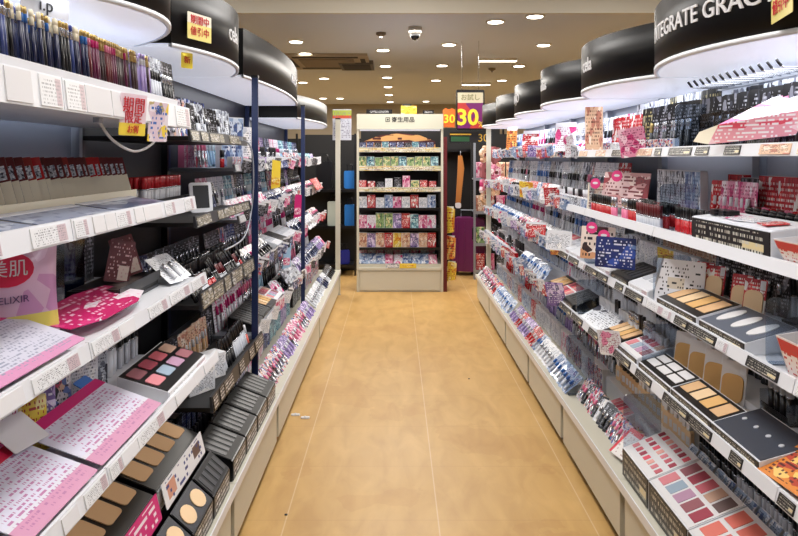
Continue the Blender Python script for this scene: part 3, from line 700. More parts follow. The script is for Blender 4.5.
# ================================================================== RIGHT, nearest unit (1.50 - 2.38)
row([BL('black',.07,.19,True), BL('silver',.07,.19,True)], 1, 1.80, 2.36, 1.12, 1.477, .034, 'standing on top shelf, '+W1, 'mascara packs on top shelf, '+W1, tilt=8, yaw=26, yj=10)
row([BL('silver',.07,.22), BL('black',.07,.22)], 1, 1.75, 2.36, 1.22, 1.477, .036, 'at the back of top shelf, '+W1, 'rear mascara packs on top shelf, '+W1, tilt=4, yaw=22, yj=10)
hk = N('display_hook', MB().tube([(0,.10,0),(0,0,0),(0,-.012,.012)], .0026, SLV), [N('black_tip', MB().tube([(0,-.006,.004),(0,-.02,.022)], .0042, BLK))], cat='hook')
bar = N('hook_bar', MB().box(-.3,.3,0,.01,-.008,.008,GRY), [N('bar_end', MB().box(-.304,-.3,-.002,.012,-.01,.01,BLK)), N('bar_end', MB().box(.3,.304,-.002,.012,-.01,.01,BLK))], cat='rail')
place(bar, 1, 2.06, 1.17, 1.70, 'grey bar carrying black-tipped hooks under the nearest header')
for j in range(13): place(hk, 1, 1.79+j*.045, 1.07, 1.70, 'black-tipped display hook in the row above the mascara packs', 'black-tipped hooks under the nearest right-hand header')
# pink leaflet holder
lf = MB(); P_ = PR['pink']; lfm = prt('print_leaflet', (226,150,160), (236,226,226), n=4, k=14, dens=.5, blobs=[(214,70,90),(240,200,206)], bscale=2.2, bamt=.35)
lf.slab([(-.15,0),(.13,.02),(.17,.09),(-.12,.06)], 0, .002, lfm)
fl = MB(); fl.add([(-.12,0,.06),(.17,0,.09),(.12,.09,.17),(-.02,.09,.15),(-.12,.002,.06),(.17,.002,.09),(.12,.092,.17),(-.02,.092,.15)], [(0,1,2,3),(5,4,7,6),(3,2,6,7),(1,0,4,5),(0,3,7,4),(1,5,6,2)], PR['whitepink'])
lr = MB(); lr.slab([(-.15,0),(-.12,.06),(-.19,.04),(-.21,.01)], 0, .002, CREAMP)
place(N('leaflet_holder', lf, [N('folded_flap', fl), N('curled_corner', lr)], cat='leaflet'), 1, 1.86, 1.02, 1.492, 'pink and white folded leaflet on the top shelf, nearest right-hand unit', None, 8, 22)
place(sheet(.36,.10,prt('print_bluefloor', (60,76,128), (90,104,150), n=3, k=6, dens=.3),None,'blue_shelf_liner'), 1, 1.75, 1.02, 1.478, 'dark blue liner lying on the top shelf below the leaflet', None, 88)
# second shelf near unit
stepn = N('display_step', MB().box(-.21,.21,0,.09,0,.05,BKM), [N('front_lip', MB().box(-.21,.21,-.004,0,0,.056,BLK))], cat='display step')
big = tester(.44,.13,.075,.09,WHT,WHT,LABK,1,1,WHM,'x')
place(big, 1, 1.87, .955, 1.187, 'long white display base with a black lettered strip, second shelf near end')
row([(closed_compact(BLK,SLV,.05),'closed black compact'),(closed_compact(WHT,PNK,.05),'closed white compact')], 1, 1.98, 2.08, 1.02, 1.272, .056, 'on the long white base', 'compacts on the long white base', tilt=0)
for (u, key, lab) in ((1.93,'whitepink','pink and white leaflet lying near the far end of the long white base'),(1.84,'white','white leaflet lying in the middle of the long white base'),(1.75,'redwhite','red-edged leaflet lying at the near end of the long white base')):
    place(card(.085,.06,PR[key],'leaflet'), 1, u, .985, 1.272, lab, None, 84, R.uniform(-20,20), cat='leaflet')
place(stepn, 1, 1.87, 1.092, 1.221, 'black display step carrying round compacts, second shelf near end')
for rr_ in range(2):
    for j in range(9 if rr_ == 0 else 6):
        u = 1.70+j*.042 if rr_ == 0 else 1.93+j*.04
        if rr_ == 0: place(round_compact(BLK,.02), 1, u, 1.115, 1.272, 'round black compact in the front row on the black step', 'round black compacts on the step', 25)
        else: place(round_compact([RED,PNK,DRD][j % 3],.019), 1, u-.06, 1.158, 1.272, 'round %s compact in the rear row on the black step' % ['red','pink','dark red'][j % 3], 'round red compacts on the step', 25)
row([MASC['red'],MASC['redc'],MASC['pink']], 1, 2.12, 2.36, 1.02, 1.187, .026, 'on second shelf, '+W1, 'lip colours on second shelf, '+W1, tilt=0, yj=0)
row([NP[0],NP[3],NP[1]], 1, 2.13, 2.35, 1.06, 1.187, .032, 'on second shelf, '+W1, 'nail polishes on second shelf, '+W1, tilt=0, yj=0)
row([CT('redwhite',.045,.03,.17), CT('black',.045,.03,.16), CT('silver',.045,.03,.18)], 1, 1.74, 2.36, 1.21, 1.221, .05, 'at the back of second shelf, '+W1, 'rear cartons on second shelf, '+W1, tilt=0, yaw=8)
row([BL('redwhite',.055,.15), BL('pink',.055,.15)], 1, 2.12, 2.36, 1.15, 1.221, .035, 'on second shelf, '+W1, 'packs on second shelf, '+W1, tilt=6, yaw=20)
rs = N('white_riser_box', MB().slab(rrect(.20,.10,.004,0,.05,1), 0, .12, WHM), [N('black_side', MB().box(-.101,-.1,.005,.115,.01,.09,BLK))], cat='display box')
place(rs, 1, 1.60, 1.10, 1.221, 'white riser box under the cut-out cardboard tray, second shelf')
kt = prt('print_kirei', (232,228,222), (160,150,150), n=2, k=9, dens=.4)
ct1 = carton_tray(.20,.11,.05,.03,kt)
place(ct1, 1, 1.60, 1.115, 1.322, 'white cardboard tray with a cut-out front, on the white riser box')
for j in range(3): place(card(.05,.035,PR[['redwhite','whitepink','white'][j]],'sample_card'), 1, 1.55+j*.055, 1.15, 1.327, ['red','pink and white','plain white'][j]+' sample card standing in the cut-out cardboard tray', None, 20, 20)
# third shelf near unit
place(sheet(.17,.16,prt('print_whitecard', (222,222,228), (30,30,36), n=6, k=12, dens=.2, box=[(.25,.6,.35,.6,(206,196,180)),(.62,.72,.08,.2,(24,26,40))]),None,'compact_info_card'), 1, 2.30, 1.00, .966-.038, 'white information card with a compact picture, third shelf', None, 12, 45)
place(tester(.30,.14,.03,.07,WHT,BLK,LABK,4,1,'tans','s',.82,.8), 1, 2.16, .932, .926, 'black tester tray of four beige powders, third shelf, '+W1)
cu = compact_up(PR['redwhite'],TN2,.066,.115)
for (u, lab) in ((2.31,'first of the red-backed beige refills beyond the gap'),(2.23,'second of the red-backed beige refills, far side of the gap'),(2.06,'red-backed beige refill on the near side of the gap, farther one'),(1.985,'red-backed beige refill closest to the grey puff tray')):
    place(cu, 1, u, 1.09, .966, lab, 'red-backed foundation refills on third shelf', 14, 35)
place(tester(.26,.14,.03,.07,WHT,mat('tray_slate', (96,104,120), .4),LABK,3,1,WHM,'o',.55,.8), 1, 1.86, .932, .926, 'slate-grey tester tray with three white puffs, third shelf')
for (u, v, lab) in ((1.78,1.11,'closed black compact nearest the cardboard tray, third shelf'),(1.86,1.13,'closed black compact behind the grey puff tray')):
    place(closed_compact(BLK,DGR,.075), 1, u, v+.03, .966, lab, 'closed black compacts on third shelf', -0, 20, 0)
row([MASC['silver'],MASC['black'],FB[2]], 1, 1.74, 1.97, 1.20, .966, .036, 'at the back of third shelf, '+W1, 'rear tubes on third shelf, '+W1, tilt=0, yj=0)
row([BL('silver',.06,.16), BL('black',.06,.16)], 1, 1.98, 2.36, 1.17, .966, .05, 'at the back of third shelf, '+W1, 'rear packs on third shelf, '+W1, tilt=5, yaw=20)
row([CT('redwhite',.04,.03,.06), CT('peach',.04,.03,.06)], 1, 1.60, 1.73, 1.10, .966, .046, 'on third shelf, '+W1, 'small cartons on third shelf, '+W1, tilt=0, yaw=10)
ktr = prt('print_redtray', (236,222,218), (196,60,60), n=4, k=16, dens=.35, band=[(.62,.95,(206,44,52))])
place(carton_tray(.18,.12,.09,.02,ktr), 1, 1.47, .945, .93, 'white and red cardboard tray at the near end of third shelf')
place(card(.15,.09,prt('print_tradewhite', (236,232,226), (206,90,90), n=4, k=12, dens=.35, box=[(.6,.9,.3,.7,(240,200,90))]),'tray_leaflet'), 1, 1.47, .965, 1.03, 'white leaflet with a yellow patch lying over the red cardboard tray', None, 78, 0, cat='leaflet')
place(carton_tray(.17,.12,.06,.02,ktr), 1, 1.52, .965, 1.188, 'white and red cardboard tray at the near end of second shelf')
row([(pencil(BRN,BRN,GLD,.09),'brown eyebrow pencil')], 1, 1.46, 1.60, 1.02, 1.192, .011, 'standing in the near cardboard tray', 'brown eyebrow pencils', tilt=20, roll=8)
# fourth shelf near unit
place(tester(.27,.10,.03,.06,WHT,BLK,LABK,3,2,WHM,'s',.85,.8), 1, 2.24, .892, .676, 'black palette tray of white squares, fourth shelf far end')
place(tester(.27,.10,.03,.06,WHT,BLK,LABK,4,1,'tans','s',.82,.85), 1, 1.965, .892, .676, 'black tester tray of four tan powders, fourth shelf, '+W1)
place(tester(.24,.14,.03,.07,WHT,mat('tray_charcoal', (58,64,78), .4),LABK,4,1,SIL2,'o',.22,.12), 1, 1.71, .892, .676, 'charcoal tray with four small pearl dots, fourth shelf')
cw = compact_up(WHM,TN3,.075,.125)
place(N('card_ledge', MB().box(-.23,.23,0,.042,0,.03,WHM), [N('front_lip', MB().box(-.23,.23,-.002,0,0,.034,WHT))], cat='display step'), 1, 2.135, 1.003, .676, 'white ledge under the four ochre refills, fourth shelf')
for j, (u, lab) in enumerate(((2.30,'farthest of the four white-tabbed ochre refills'),(2.19,'second farthest of the four white-tabbed ochre refills'),(2.08,'third of the four white-tabbed ochre refills'),(1.97,'white-tabbed ochre refill beside the black mascara holder'))):
    place(cw, 1, u, 1.018, .707, lab, 'ochre foundation refills on fourth shelf', 14, 38)
hold = stock_bin(.13,.09,.06,CLB,CLB)
place(hold, 1, 1.81, 1.052, .726, 'clear holder filled with black mascaras, fourth shelf')
for j in range(4):
    for k in range(3): place(tube('mascara_tube','mascara',.0105,.15,.55,BLK,[SIL2,BLK,SIL2][k]), 1, 1.768+j*.028, 1.075+k*.026, .731, 'black mascara with %s cap standing in the clear holder' % ('black' if k == 1 else 'pearl'), 'mascaras in the clear holder', 0)
row([CT('white',.06,.03,.13), CT('silver',.06,.03,.13)], 1, 1.52, 1.72, 1.12, .726, .065, 'on fourth shelf, '+W1, 'cartons on fourth shelf, '+W1, tilt=0)
row([BL('black',.06,.16), BL('silver',.06,.16)], 1, 1.76, 2.36, 1.19, .726, .05, 'at the back of fourth shelf, '+W1, 'rear packs on fourth shelf, '+W1, tilt=5, yaw=20)
place(closed_compact(BLK,SLV,.07), 1, 1.62, 1.05+.02, .726, 'closed black compact lying near the mascara holder', None, 0, 30)
place(card(.19,.13,prt('print_orange', (236,214,200), (196,110,60), n=5, k=14, dens=.35, box=[(.0,.12,0,1,(206,40,40)),(.45,.9,.5,.95,(240,180,110)),(.1,.3,.1,.3,(240,206,60))]),'flyer_sheet'), 1, 1.50, .90, .69, 'orange and cream flyer with red edge lying at the shelf front', None, 66, 8, cat='leaflet')
# bottom deck near unit
place(tester(.245,.17,.10,.17,WHT,WHM,LABK,7,3,'lips','s',.6,.5), 1, 2.295, .848, .273, 'white tray of tiny lip swatches on bottom deck, far end')
place(tester(.285,.17,.10,.17,WHT,WHM,LABK,5,2,'shades','s',.8,.8), 1, 2.025, .848, .273, 'white tray of ten muted eyeshadows on bottom deck, middle')
place(tester(.275,.17,.10,.17,WHT,WHM,LABK,4,2,CRL,'s',.8,.8), 1, 1.74, .848, .273, 'white tray of coral blushers on bottom deck')
place(tester(.285,.17,.10,.17,WHT,WHM,LABK,4,2,PNK,'s',.8,.8), 1, 1.455, .848, .273, 'white tray of pink blushers cut by the picture edge')
row([(carton(.055,.012,.085,PR['bluesilver'],SIL2),'slim blue-silver palette box'),(carton(.055,.012,.085,PR['mixed'],SIL2),'slim multicoloured palette box')], 1, 1.55, 2.36, 1.045, .274+.06, .062, 'in the slanted strip on bottom deck', 'slim palettes in the slanted strip', tilt=35)
strip = N('palette_strip', MB().box(-.42,.42,0,.05,0,.06,ACR), [N('front_rail', MB().box(-.42,.42,-.004,0,0,.07,CLR))], cat='display tray')
place(strip, 1, 1.95, 1.03, .273, 'long clear strip holding slim palettes on the bottom deck')
row([MASC['black'],MASC['black'],MASC['silver']], 1, 1.55, 2.36, 1.105, .364, .022, 'on the step of bottom deck, '+W1, 'mascaras on bottom deck step, '+W1, tilt=0, yj=0)
row([MASC['black'],MASC['black']], 1, 1.55, 2.36, 1.14, .364, .022, 'on the step of bottom deck, '+W1, 'mascaras on bottom deck step, '+W1, tilt=0, yj=0)
row([BL('black',.06,.19), BL('silver',.06,.19), BL('bluesilver',.06,.19)], 1, 1.55, 2.36, 1.2, .364, .04, 'at the back of bottom deck, '+W1, 'rear packs on bottom deck, '+W1, tilt=5, yaw=16)
place(card(.16,.12,prt('print_bluepic', (232,234,240), (40,60,120), n=4, k=12, dens=.25, blobs=[(60,96,170),(240,200,210)], bscale=3, bamt=.2),'picture_card'), 1, 1.42, .99, .46, 'white card with a blue and pink picture above the bottom trays', None, 60, 20)
ped = N('card_stand', MB().slab([(0,0),(.03,0),(.03,.19),(.02,.19)], -.03, .03, CLB, axis='x'), [N('foot_plate', MB().box(-.035,.035,-.01,.05,0,.003,CLR))], cat='sign holder')
place(ped, 1, 1.42, 1.02, .273, 'clear stand holding the blue and pink picture card')
# clear side dividers
dv = lambda h, dp=.26: N('clear_divider', MB().slab(rrect(dp, h, .02, dp/2, h/2, 4), -.0015, .0015, CLR, axis='x'), [N('foot_clip', MB().box(-.006,.006,.01,.05,0,.008,CLR))], cat='divider')
for (u, zk) in ((2.38,0),(2.38,1),(2.38,2),(2.38,3),(3.24,1),(3.24,2),(3.24,3),(1.66,2)):
    z, vf = RS[zk][0], RS[zk][1]
    place(dv(.17,.14), 1, u-.012, vf+.02, z+.001, 'clear divider on %s, %s' % (SHN[zk], {2.38:'between nearest and second right-hand units',3.24:'between second and third right-hand units',1.66:'beside the cardboard trays on the right'}[u]))
for u, t in ((2.43,'between nearest and second right-hand units'),(3.24,'between second and third right-hand units')):
    place(dv(.30,.14), 1, u-.012, .85, .273, 'clear divider on the bottom deck '+t)
# ================================================================== LEFT near units
V1 = 'nearest left-hand unit'
pst = N('pencil_rack', MB().box(-.56,.56,0,.14,0,.07,WHT), [N('front_lip', MB().box(-.56,.56,-.004,0,0,.076,WHM))], cat='display tray')
place(pst, -1, 1.73, .77, 1.577, 'long white rack carrying the upright pencils on the top shelf')
PN = {'navy': (pencil(mat('pencil_navy',(24,30,66),.3), BLU, GLD), 'navy and gold pencil'), 'black': (pencil(BLK, SLV, GLD), 'black and gold pencil'), 'blue': (pencil(mat('pencil_blue',(52,66,120),.3), SLV, mat('tip_blue',(40,60,150),.3)), 'blue pencil with silver collar'),
      'cream': (pencil(mat('pencil_navy',(24,30,66),.3), CREAMP, CREAMP), 'navy and cream pencil'), 'mag': (pencil(mat('pencil_plum',(96,20,60),.3), MAG, GLD), 'plum and gold pencil'), 'dred': (pencil(DRD, PNK, GLD), 'dark red pencil with pink collar'), 'brown': (pencil(mat('pencil_brown',(52,26,30),.3), GLD, GLD), 'dark brown and gold pencil'), 'lav': (pencil(LAV, WHT, LAV), 'lavender pencil')}
for (a, b, ks) in ((1.22,1.67,('navy','black','blue','cream','navy')),(1.67,1.96,('mag','dred','brown','mag')),(1.96,2.08,('lav','lav','brown'))):
    for v, dz, pt in ((.785,0,.0125),(.81,.0,.0125),(.84,.0,.0135),(.87,0,.0145)):
        row([PN[k] for k in ks], -1, a, b, v, 1.648+dz, pt*1.05, 'standing in the white pencil rack on the left', 'upright pencils in the white rack', tilt=3, yj=0, vj=.006, run=(1,3), roll=-4)
row([BL('black',.05,.14), BL('silver',.05,.14), BL('black',.05,.14)], -1, 2.10, 2.33, .80, 1.648, .026, 'on the pencil rack end, top left shelf', 'striped packs at the end of the pencil rack', tilt=8, yaw=-22)
row([BL('silver',.06,.16), BL('white',.06,.16)], -1, 1.5, 2.3, 1.02, 1.577, .06, 'behind the pencils, top left shelf', 'packs behind the pencils', tilt=4, yaw=-15)
popm = prt('print_pop', (236,214,226), (190,30,40), n=5, k=8, dens=.0, band=[(.0,.3,(240,214,70))])
def popcard(w, h, base, lines, band=None):
    return sheet(w, h, base, band, 'promo_card', .0015, text=lines)
REDT = mat('red_ink', (200,30,44), .5); INK = mat('black_ink', (30,30,34), .5); YEL2 = mat('pop_yellow', (244,222,70), .6)
place(popcard(.105,.115,popm,[('期間',.082,REDT,.045),('限定',.048,REDT,.036),('お得',.016,REDT,.024)]), -1, 1.80, .728, 1.512, 'pink promo card with big red characters and yellow foot, clipped to the rail', None, -4, -18)
place(popcard(.09,.12,prt('print_pop2', (226,206,220), (60,110,190), n=4, k=5, dens=.3, blobs=[(244,214,70),(190,170,120),(236,226,236)], bscale=3, bamt=.4),[('新',.095,mat('blue_ink',(60,110,190),.5),.03)]), -1, 1.99, .728, 1.50, 'second promo card with yellow patches beside the red-lettered one', None, -4, -18)
ysm = prt('print_sale', (240,226,140), (200,40,40), n=2, k=6, dens=.0, band=[(.6,1,(240,236,220))])
place(popcard(.135,.10,ysm,[('期間中',.073,REDT,.036),('値引中',.030,REDT,.036)]), -1, 2.47, .742, 1.895, 'cream sale card with red characters on the left black header', None, 0, -23)
place(popcard(.15,.105,ysm,[('期間中',.076,REDT,.038),('値引中',.032,REDT,.038)]), 1, 1.515, .90, 1.775, 'cream sale card with red characters on the large white-lettered header', None, 0, -14)
place(popcard(.05,.06,YEL2,[('新',.03,REDT,.03)]), -1, 2.50, .80, 1.795, 'small yellow tag hanging below the left black header', None, 0, -40)
place(popcard(.14,.05,WHM,[('i.p',.025,INK,.045)]), -1, 1.60, .86, 1.80, 'white translucent panel with handwritten black letters above the pencils', None, 0, -20)
# second shelf left
stp = N('carton_step', MB().box(-.44,.44,0,.10,0,.045,WHM), [N('front_lip', MB().box(-.44,.44,-.004,0,0,.052,CREAMP))], cat='display step')
place(stp, -1, 1.89, .93, 1.286, 'white step under the slanted lipstick cartons, second left shelf')
LC = [(lip_carton(RED),'cream lipstick carton with bright red top'),(lip_carton(DRD),'cream lipstick carton with dark red top'),(lip_carton(mat('brick', (150,40,36), .35)),'cream lipstick carton with brick red top')]
row(LC, -1, 1.48, 2.31, .955, 1.333, .039, 'in the slanted row, second left shelf', 'lipstick cartons in the slanted row', tilt=6, yaw=-62, yj=3, run=(1,3), roll=-14)
row([CT('silver',.04,.03,.15), CT('redwhite',.04,.03,.14)], -1, 1.5, 2.3, 1.06, 1.286, .05, 'behind the slanted cartons', 'cartons behind the slanted row', tilt=0)
place(N('carton_step', MB().box(-.21,.21,0,.08,0,.07,BKM), [N('front_lip', MB().box(-.21,.21,-.004,0,0,.074,BLK))], cat='display step'), -1, 2.62, .92, 1.216, 'black step under the red-capped lipstick testers')
for v in (.94, .965, .99):
    row([MASC['redc']], -1, 2.43, 2.82, v, 1.287, .026, 'on the black step, second left shelf', 'red-capped lipstick testers', tilt=0, yj=0)
slate = prt('print_slate', (150,160,186), (110,120,150), n=3, k=7, dens=.25, blobs=[(190,198,216),(90,100,130)], bscale=2, bamt=.4, coat=.5)
for (u, lab) in ((1.22,'cut by the picture edge'),(1.62,'in front of the slanted cartons, near end'),(2.02,'in front of the slanted cartons, far end')):
    place(sheet(.38,.17,slate,WHM,'plastic_tray_cover'), -1, u, .735, 1.297, 'glossy blue-grey tray cover '+lab, 'tray covers on second left shelf', 82)
place(mirror_frame(), -1, 2.80, .83, 1.216, 'white-framed mirror with dark glass beside the red-capped testers', None, 10, -50)
row([BL('black',.05,.12), BL('navy',.05,.12)], -1, 2.88, 3.2, .87, 1.216, .04, 'on second shelf, black left-hand unit', 'dark packs on second shelf, black unit', tilt=20, yaw=-20)
# third shelf left
pf = prt('print_elixpouch', (222,186,214), (120,60,110), n=9, k=12, dens=.0, blobs=[(236,206,230),(206,150,196)], bscale=3, bamt=.4, band=[(.08,.24,(236,220,110))], rough=.25, coat=.5)
big_p = pouch(.20,.215,pf,.05,WHT)
em = MB(); em.slab(ell(.052,.038,-.01,.155,20), -.0285, -.024, mat('pouch_red', (214,40,80), .35))
big_p2 = N('refill_pouch', big_p.mesh, big_p.kids + [N('red_emblem', em, [N('white_lettering', (lambda q: (setattr(q, 'v', [(x-.01, y-.029, z+.155) for x, y, z in q.v]), q)[1])(text_mb('美肌', .04, WHM, .0005)))]), N('dark_lettering', (lambda q: (setattr(q, 'v', [(x, y-.0275, z+.088) for x, y, z in q.v]), q)[1])(text_mb('ELIXIR', .022, mat('violet_ink',(90,60,110),.5), .0005)))], cat='pouch')
place(big_p2, -1, 1.45, .855, 1.045, 'large pink and lilac face mask pouch with a red oval emblem', None, 6, -46)
place(N('pouch_ledge', MB().box(-.12,.12,0,.06,0,.022,WHM), [N('front_lip', MB().box(-.12,.12,-.003,0,0,.026,WHT))], cat='display step'), -1, 1.475, .835, 1.021, 'white ledge under the large pink pouch')
box_l = lambda c: N('clear_gift_box', MB().slab(rrect(.095,.2,.004,0,.1,1), 0, .05, ACR), [N('pink_insert', MB().slab(rrect(.05,.17,.02,0,.09,3), .012, .03, c)), N('dark_base', MB().box(-.045,.045,.004,.046,.002,.06,NVY))], cat='box')
place(box_l(PR['pink']), -1, 1.80, .96, 1.021, 'clear box with pink contents beside the large pouch', None, 0, -30)
place(box_l(PR['purple']), -1, 1.94, .97, 1.021, 'clear box with purple contents behind the dark red cards', None, 0, -30)
row([CT('pink',.05,.03,.2), CT('black',.05,.03,.2), CT('silver',.05,.03,.19)], -1, 1.5, 2.32, 1.07, 1.021, .056, 'at the back of third shelf, '+V1, 'rear cartons on third left shelf', tilt=0)
place(N('black_tray', MB().box(-.16,.16,0,.15,0,.022,BLK), [N('tray_edge', MB().box(-.16,.16,-.003,0,0,.03,BLK)), N('tray_lining', MB().box(-.15,.15,.005,.14,.022,.024,PR['black']))], cat='display tray'), -1, 2.02, .79, 1.046, 'low black tray carrying the dark red cards')
place(N('tray_support', MB().box(-.16,.16,0,.14,0,.024,BKM), [N('rubber_edge', MB().box(-.16,.16,-.002,0,0,.01,DGR))], cat='display step'), -1, 2.02, .795, 1.021, 'thin black plinth under the low black tray')
dr = sheet(.075,.13,prt('print_dred', (92,16,24), (210,170,170), n=6, k=7, dens=.25, box=[(.5,.92,.06,.4,(224,206,196))]),None,'dark_red_card')
place(dr, -1, 1.98, .85, 1.071, 'dark red card leaning in the black tray, nearer one', None, 10, -50, 14)
place(dr, -1, 2.10, .85, 1.071, 'dark red card leaning in the black tray, farther one', None, 10, -50, -14)
mg = prt('print_magfan', (196,30,104), (236,190,214), n=5, k=14, dens=.3, blobs=[(150,20,84),(214,60,130),(236,226,236)], bscale=3, bamt=.3)
place(sheet(.44,.16,mg,None,'magenta_leaflet_tray',pts=[(-.22,.03),(-.1,0),(.1,0),(.22,.03),(.20,.14),(.05,.16),(-.10,.15),(-.22,.12)]), -1, 1.72, .72, 1.05, 'magenta curved-front tray sheet lying behind the price rail', None, 80, 0)
place(sheet(.40,.20,SHEET,MAG,'price_sheet'), -1, 1.26, .695, 1.045, 'large pale sheet with magenta header on third left shelf', None, 72, 0)
row([BL('white',.07,.13), BL('redwhite',.07,.13), BL('silver',.07,.13)], -1, 2.20, 2.34, .74, 1.03, .05, 'leaning at the front of third left shelf', 'leaning packs on third left shelf', tilt=55, yaw=-20)
# fourth shelf left
place(sheet(.27,.20,SHEET2,mat('crimson', (204,24,70), .5),'price_sheet'), -1, 1.30, .655, .762, 'pale sheet with crimson header at the near end of fourth left shelf', None, 70, 0)
place(sheet(.37,.20,SHEET2,MAG,'price_sheet'), -1, 1.64, .655, .762, 'pale sheet with magenta header further along fourth left shelf', None, 70, 0)
place(sheet(.07,.035,BLU,None,'blue_logo_card'), -1, 1.80, .845, .82, 'small blue card at the far corner of the magenta-headed sheet', None, 60, 0)
place(card(.10,.09,WHM,'price_card',None), -1, 1.42, .79, .825, 'blank white price card between the two pale sheets', None, 58, -12)
P4 = [(PC('pink',.11,.15),'pink'),(PC('purple',.11,.14),'purple'),(PC('whitepink',.11,.15),'white and pink'),(PC('mixed',.10,.13),'multicoloured'),(PC('yellow',.08,.13),'yellow')]
for j, (pk, u, v) in enumerate(((0,1.40,.90),(2,1.50,.92),(4,1.56,.87),(1,1.63,.90),(3,1.72,.90))):
    place(P4[pk][0][0], -1, u, v, .742, P4[pk][1]+' small pouch standing behind the sheets on fourth left shelf', None, 14, -44)
place(carton(.08,.05,.15,PR['white'],WHT), -1, 1.84, .88, .742, 'tall white carton behind the magenta-headed sheet, nearer', None, 0, -38)
place(carton(.08,.05,.14,PR['silver'],WHT), -1, 1.95, .90, .742, 'tall silver-grey carton behind the magenta-headed sheet, farther', None, 0, -38)
row([MASC['silver'],MASC['white'],MASC['black']], -1, 2.02, 2.33, .93, .742, .028, 'on fourth shelf, '+V1, 'tubes on fourth left shelf', tilt=0, yj=0)
row([BL('black',.06,.17), BL('silver',.06,.16)], -1, 1.5, 2.33, 1.05, .742, .06, 'at the back of fourth shelf, '+V1, 'rear packs on fourth left shelf', tilt=4, yaw=-20)
place(tester(.36,.15,.03,.075,WHT,BLK,LABW,4,2,'shades','r',.8,.75,.03), -1, 2.06, .655, .742, 'black tester tray of eight shimmering eyeshadows, fourth left shelf')
# bottom deck left near
tier = N('display_plinth', MB().box(-.43,.43,0,.24,0,.14,BKM), [N('front_lip', MB().box(-.43,.43,-.004,0,.0,.144,BLK))], cat='display step')
place(tier, -1, 1.90, .685, .273, 'black plinth raising the powder trays on the bottom left deck')
place(tester(.40,.20,.07,.15,BLK,BLK,MAG,4,1,TAN,'r',.82,.62,.02,.15), -1, 1.66, .69, .414, 'black tray of four tan powders with a magenta front')
place(tester(.40,.20,.07,.15,BLK,BLK,PR['white'],4,1,TAN,'r',.82,.62,.02,.15), -1, 2.08, .69, .414, 'black tray of four tan powders with a white printed front')
ms = prt('print_magsign', (206,24,120), (240,226,236), n=2, k=9, dens=.5, rough=.4)
place(sheet(.38,.075,ms,None,'magenta_sign'), -1, 1.66, .662, .424, 'magenta sign with white characters before the near powder tray', None, 14, 0)
place(sheet(.38,.075,prt('print_whitestrip', (228,230,236), (40,60,130), n=2, k=9, dens=.3, box=[(.08,.26,.2,.8,(206,150,130)),(.72,.9,.3,.8,(90,70,70))]),None,'white_sign'), -1, 2.08, .662, .424, 'white sign with small pictures before the far powder tray', None, 14, 0)
TB = {'round': tester(.20,.068,.075,.135,BLK,BLK,LABN,2,1,TN2,'o',.8,.8,.006), 'black': tester(.20,.068,.075,.135,BLK,BKM,LABN,5,1,DGR,'s',.6,.8,.006)}
for j, u in enumerate((1.56,1.77,1.98,2.19)):
    k = ['black','round','round','black'][j]
    place(TB[k], -1, u+.02, .59, .274, ['black slotted tray at the near end of the bottom left deck','black tray of round beige powders below the magenta sign','black tray of round beige powders below the white sign','black slotted tray before the black unit, bottom left deck'][j])
row([(compact_up(BLK,TAN,.07,.1),'open black compact with tan powder')], -1, 1.62, 2.3, .965, .404, .085, 'standing behind the powder trays', 'open compacts behind the powder trays', tilt=5, yaw=-25)
row([BL('black',.06,.17), BL('navy',.06,.17)], -1, 1.6, 2.33, 1.08, .274, .07, 'at the back of the bottom left deck', 'rear packs on bottom left deck', tilt=4, yaw=-15)
# frontmost left unit, the strip inside the picture
row([BL('silver',.06,.16), BL('white',.06,.16)], -1, 1.15, 1.42, 1.02, 1.577, .06, 'behind the pencils, frontmost left-hand unit', 'packs behind the pencils, frontmost unit', tilt=4, yaw=-15)
row(LC, -1, 1.25, 1.42, .955, 1.286, .039, 'in the slanted row, frontmost left-hand unit', 'lipstick cartons, frontmost unit', tilt=6, yaw=-62, yj=3, run=(1,3), roll=-14)
# ================================================================== LEFT black unit (2.35 - 3.25)
V2 = 'black left-hand unit'
row([BL('black',.06,.15), BL('silver',.06,.15), BL('black',.06,.14), BL('mixed',.06,.15)], -1, 2.40, 3.2, .82, 1.531, .036, 'on top shelf, '+V2, 'packs on top shelf, '+V2, tilt=12, yaw=-30, yj=18)
row([BL('black',.06,.19), BL('navy',.06,.19)], -1, 2.40, 3.2, .95, 1.531, .05, 'at the back of top shelf, '+V2, 'rear packs on top shelf, '+V2, tilt=5, yaw=-20)
row([CT('black',.05,.03,.10), CT('navy',.05,.03,.10)], -1, 2.40, 3.2, 1.08, 1.216, .07, 'at the back of second shelf, '+V2, 'rear cartons on second shelf, '+V2, tilt=0)
row([MASC['black'],MASC['silver'],MASC['black']], -1, 2.40, 3.2, .80, .916, .026, 'on third shelf, '+V2, 'tubes on third shelf, '+V2, tilt=0, yj=0)
row([MASC['black'],MASC['white']], -1, 2.40, 3.2, .84, .916, .028, 'on third shelf, '+V2, 'tubes on third shelf, '+V2, tilt=0, yj=0)
row([MASC['dred'],MASC['red'],MASC['black']], -1, 2.40, 3.2, .735, .916, .024, 'at the front of third shelf, '+V2, 'front tubes on third shelf, '+V2, tilt=30, yj=0)
row([BL('black',.06,.15), BL('navy',.06,.15), BL('black',.06,.15)], -1, 2.40, 3.2, .98, .916, .05, 'at the back of third shelf, '+V2, 'rear packs on third shelf, '+V2, tilt=5, yaw=-20)
place(carton(.12,.07,.10,PR['white'],WHT), -1, 2.50, .74, .546, 'white printed carton at the near end of fourth shelf, '+V2, None, 0, -35)
place(carton(.12,.07,.10,PR['white'],WHT), -1, 2.66, .74, .546, 'white printed carton next along fourth shelf, '+V2, None, 0, -35)
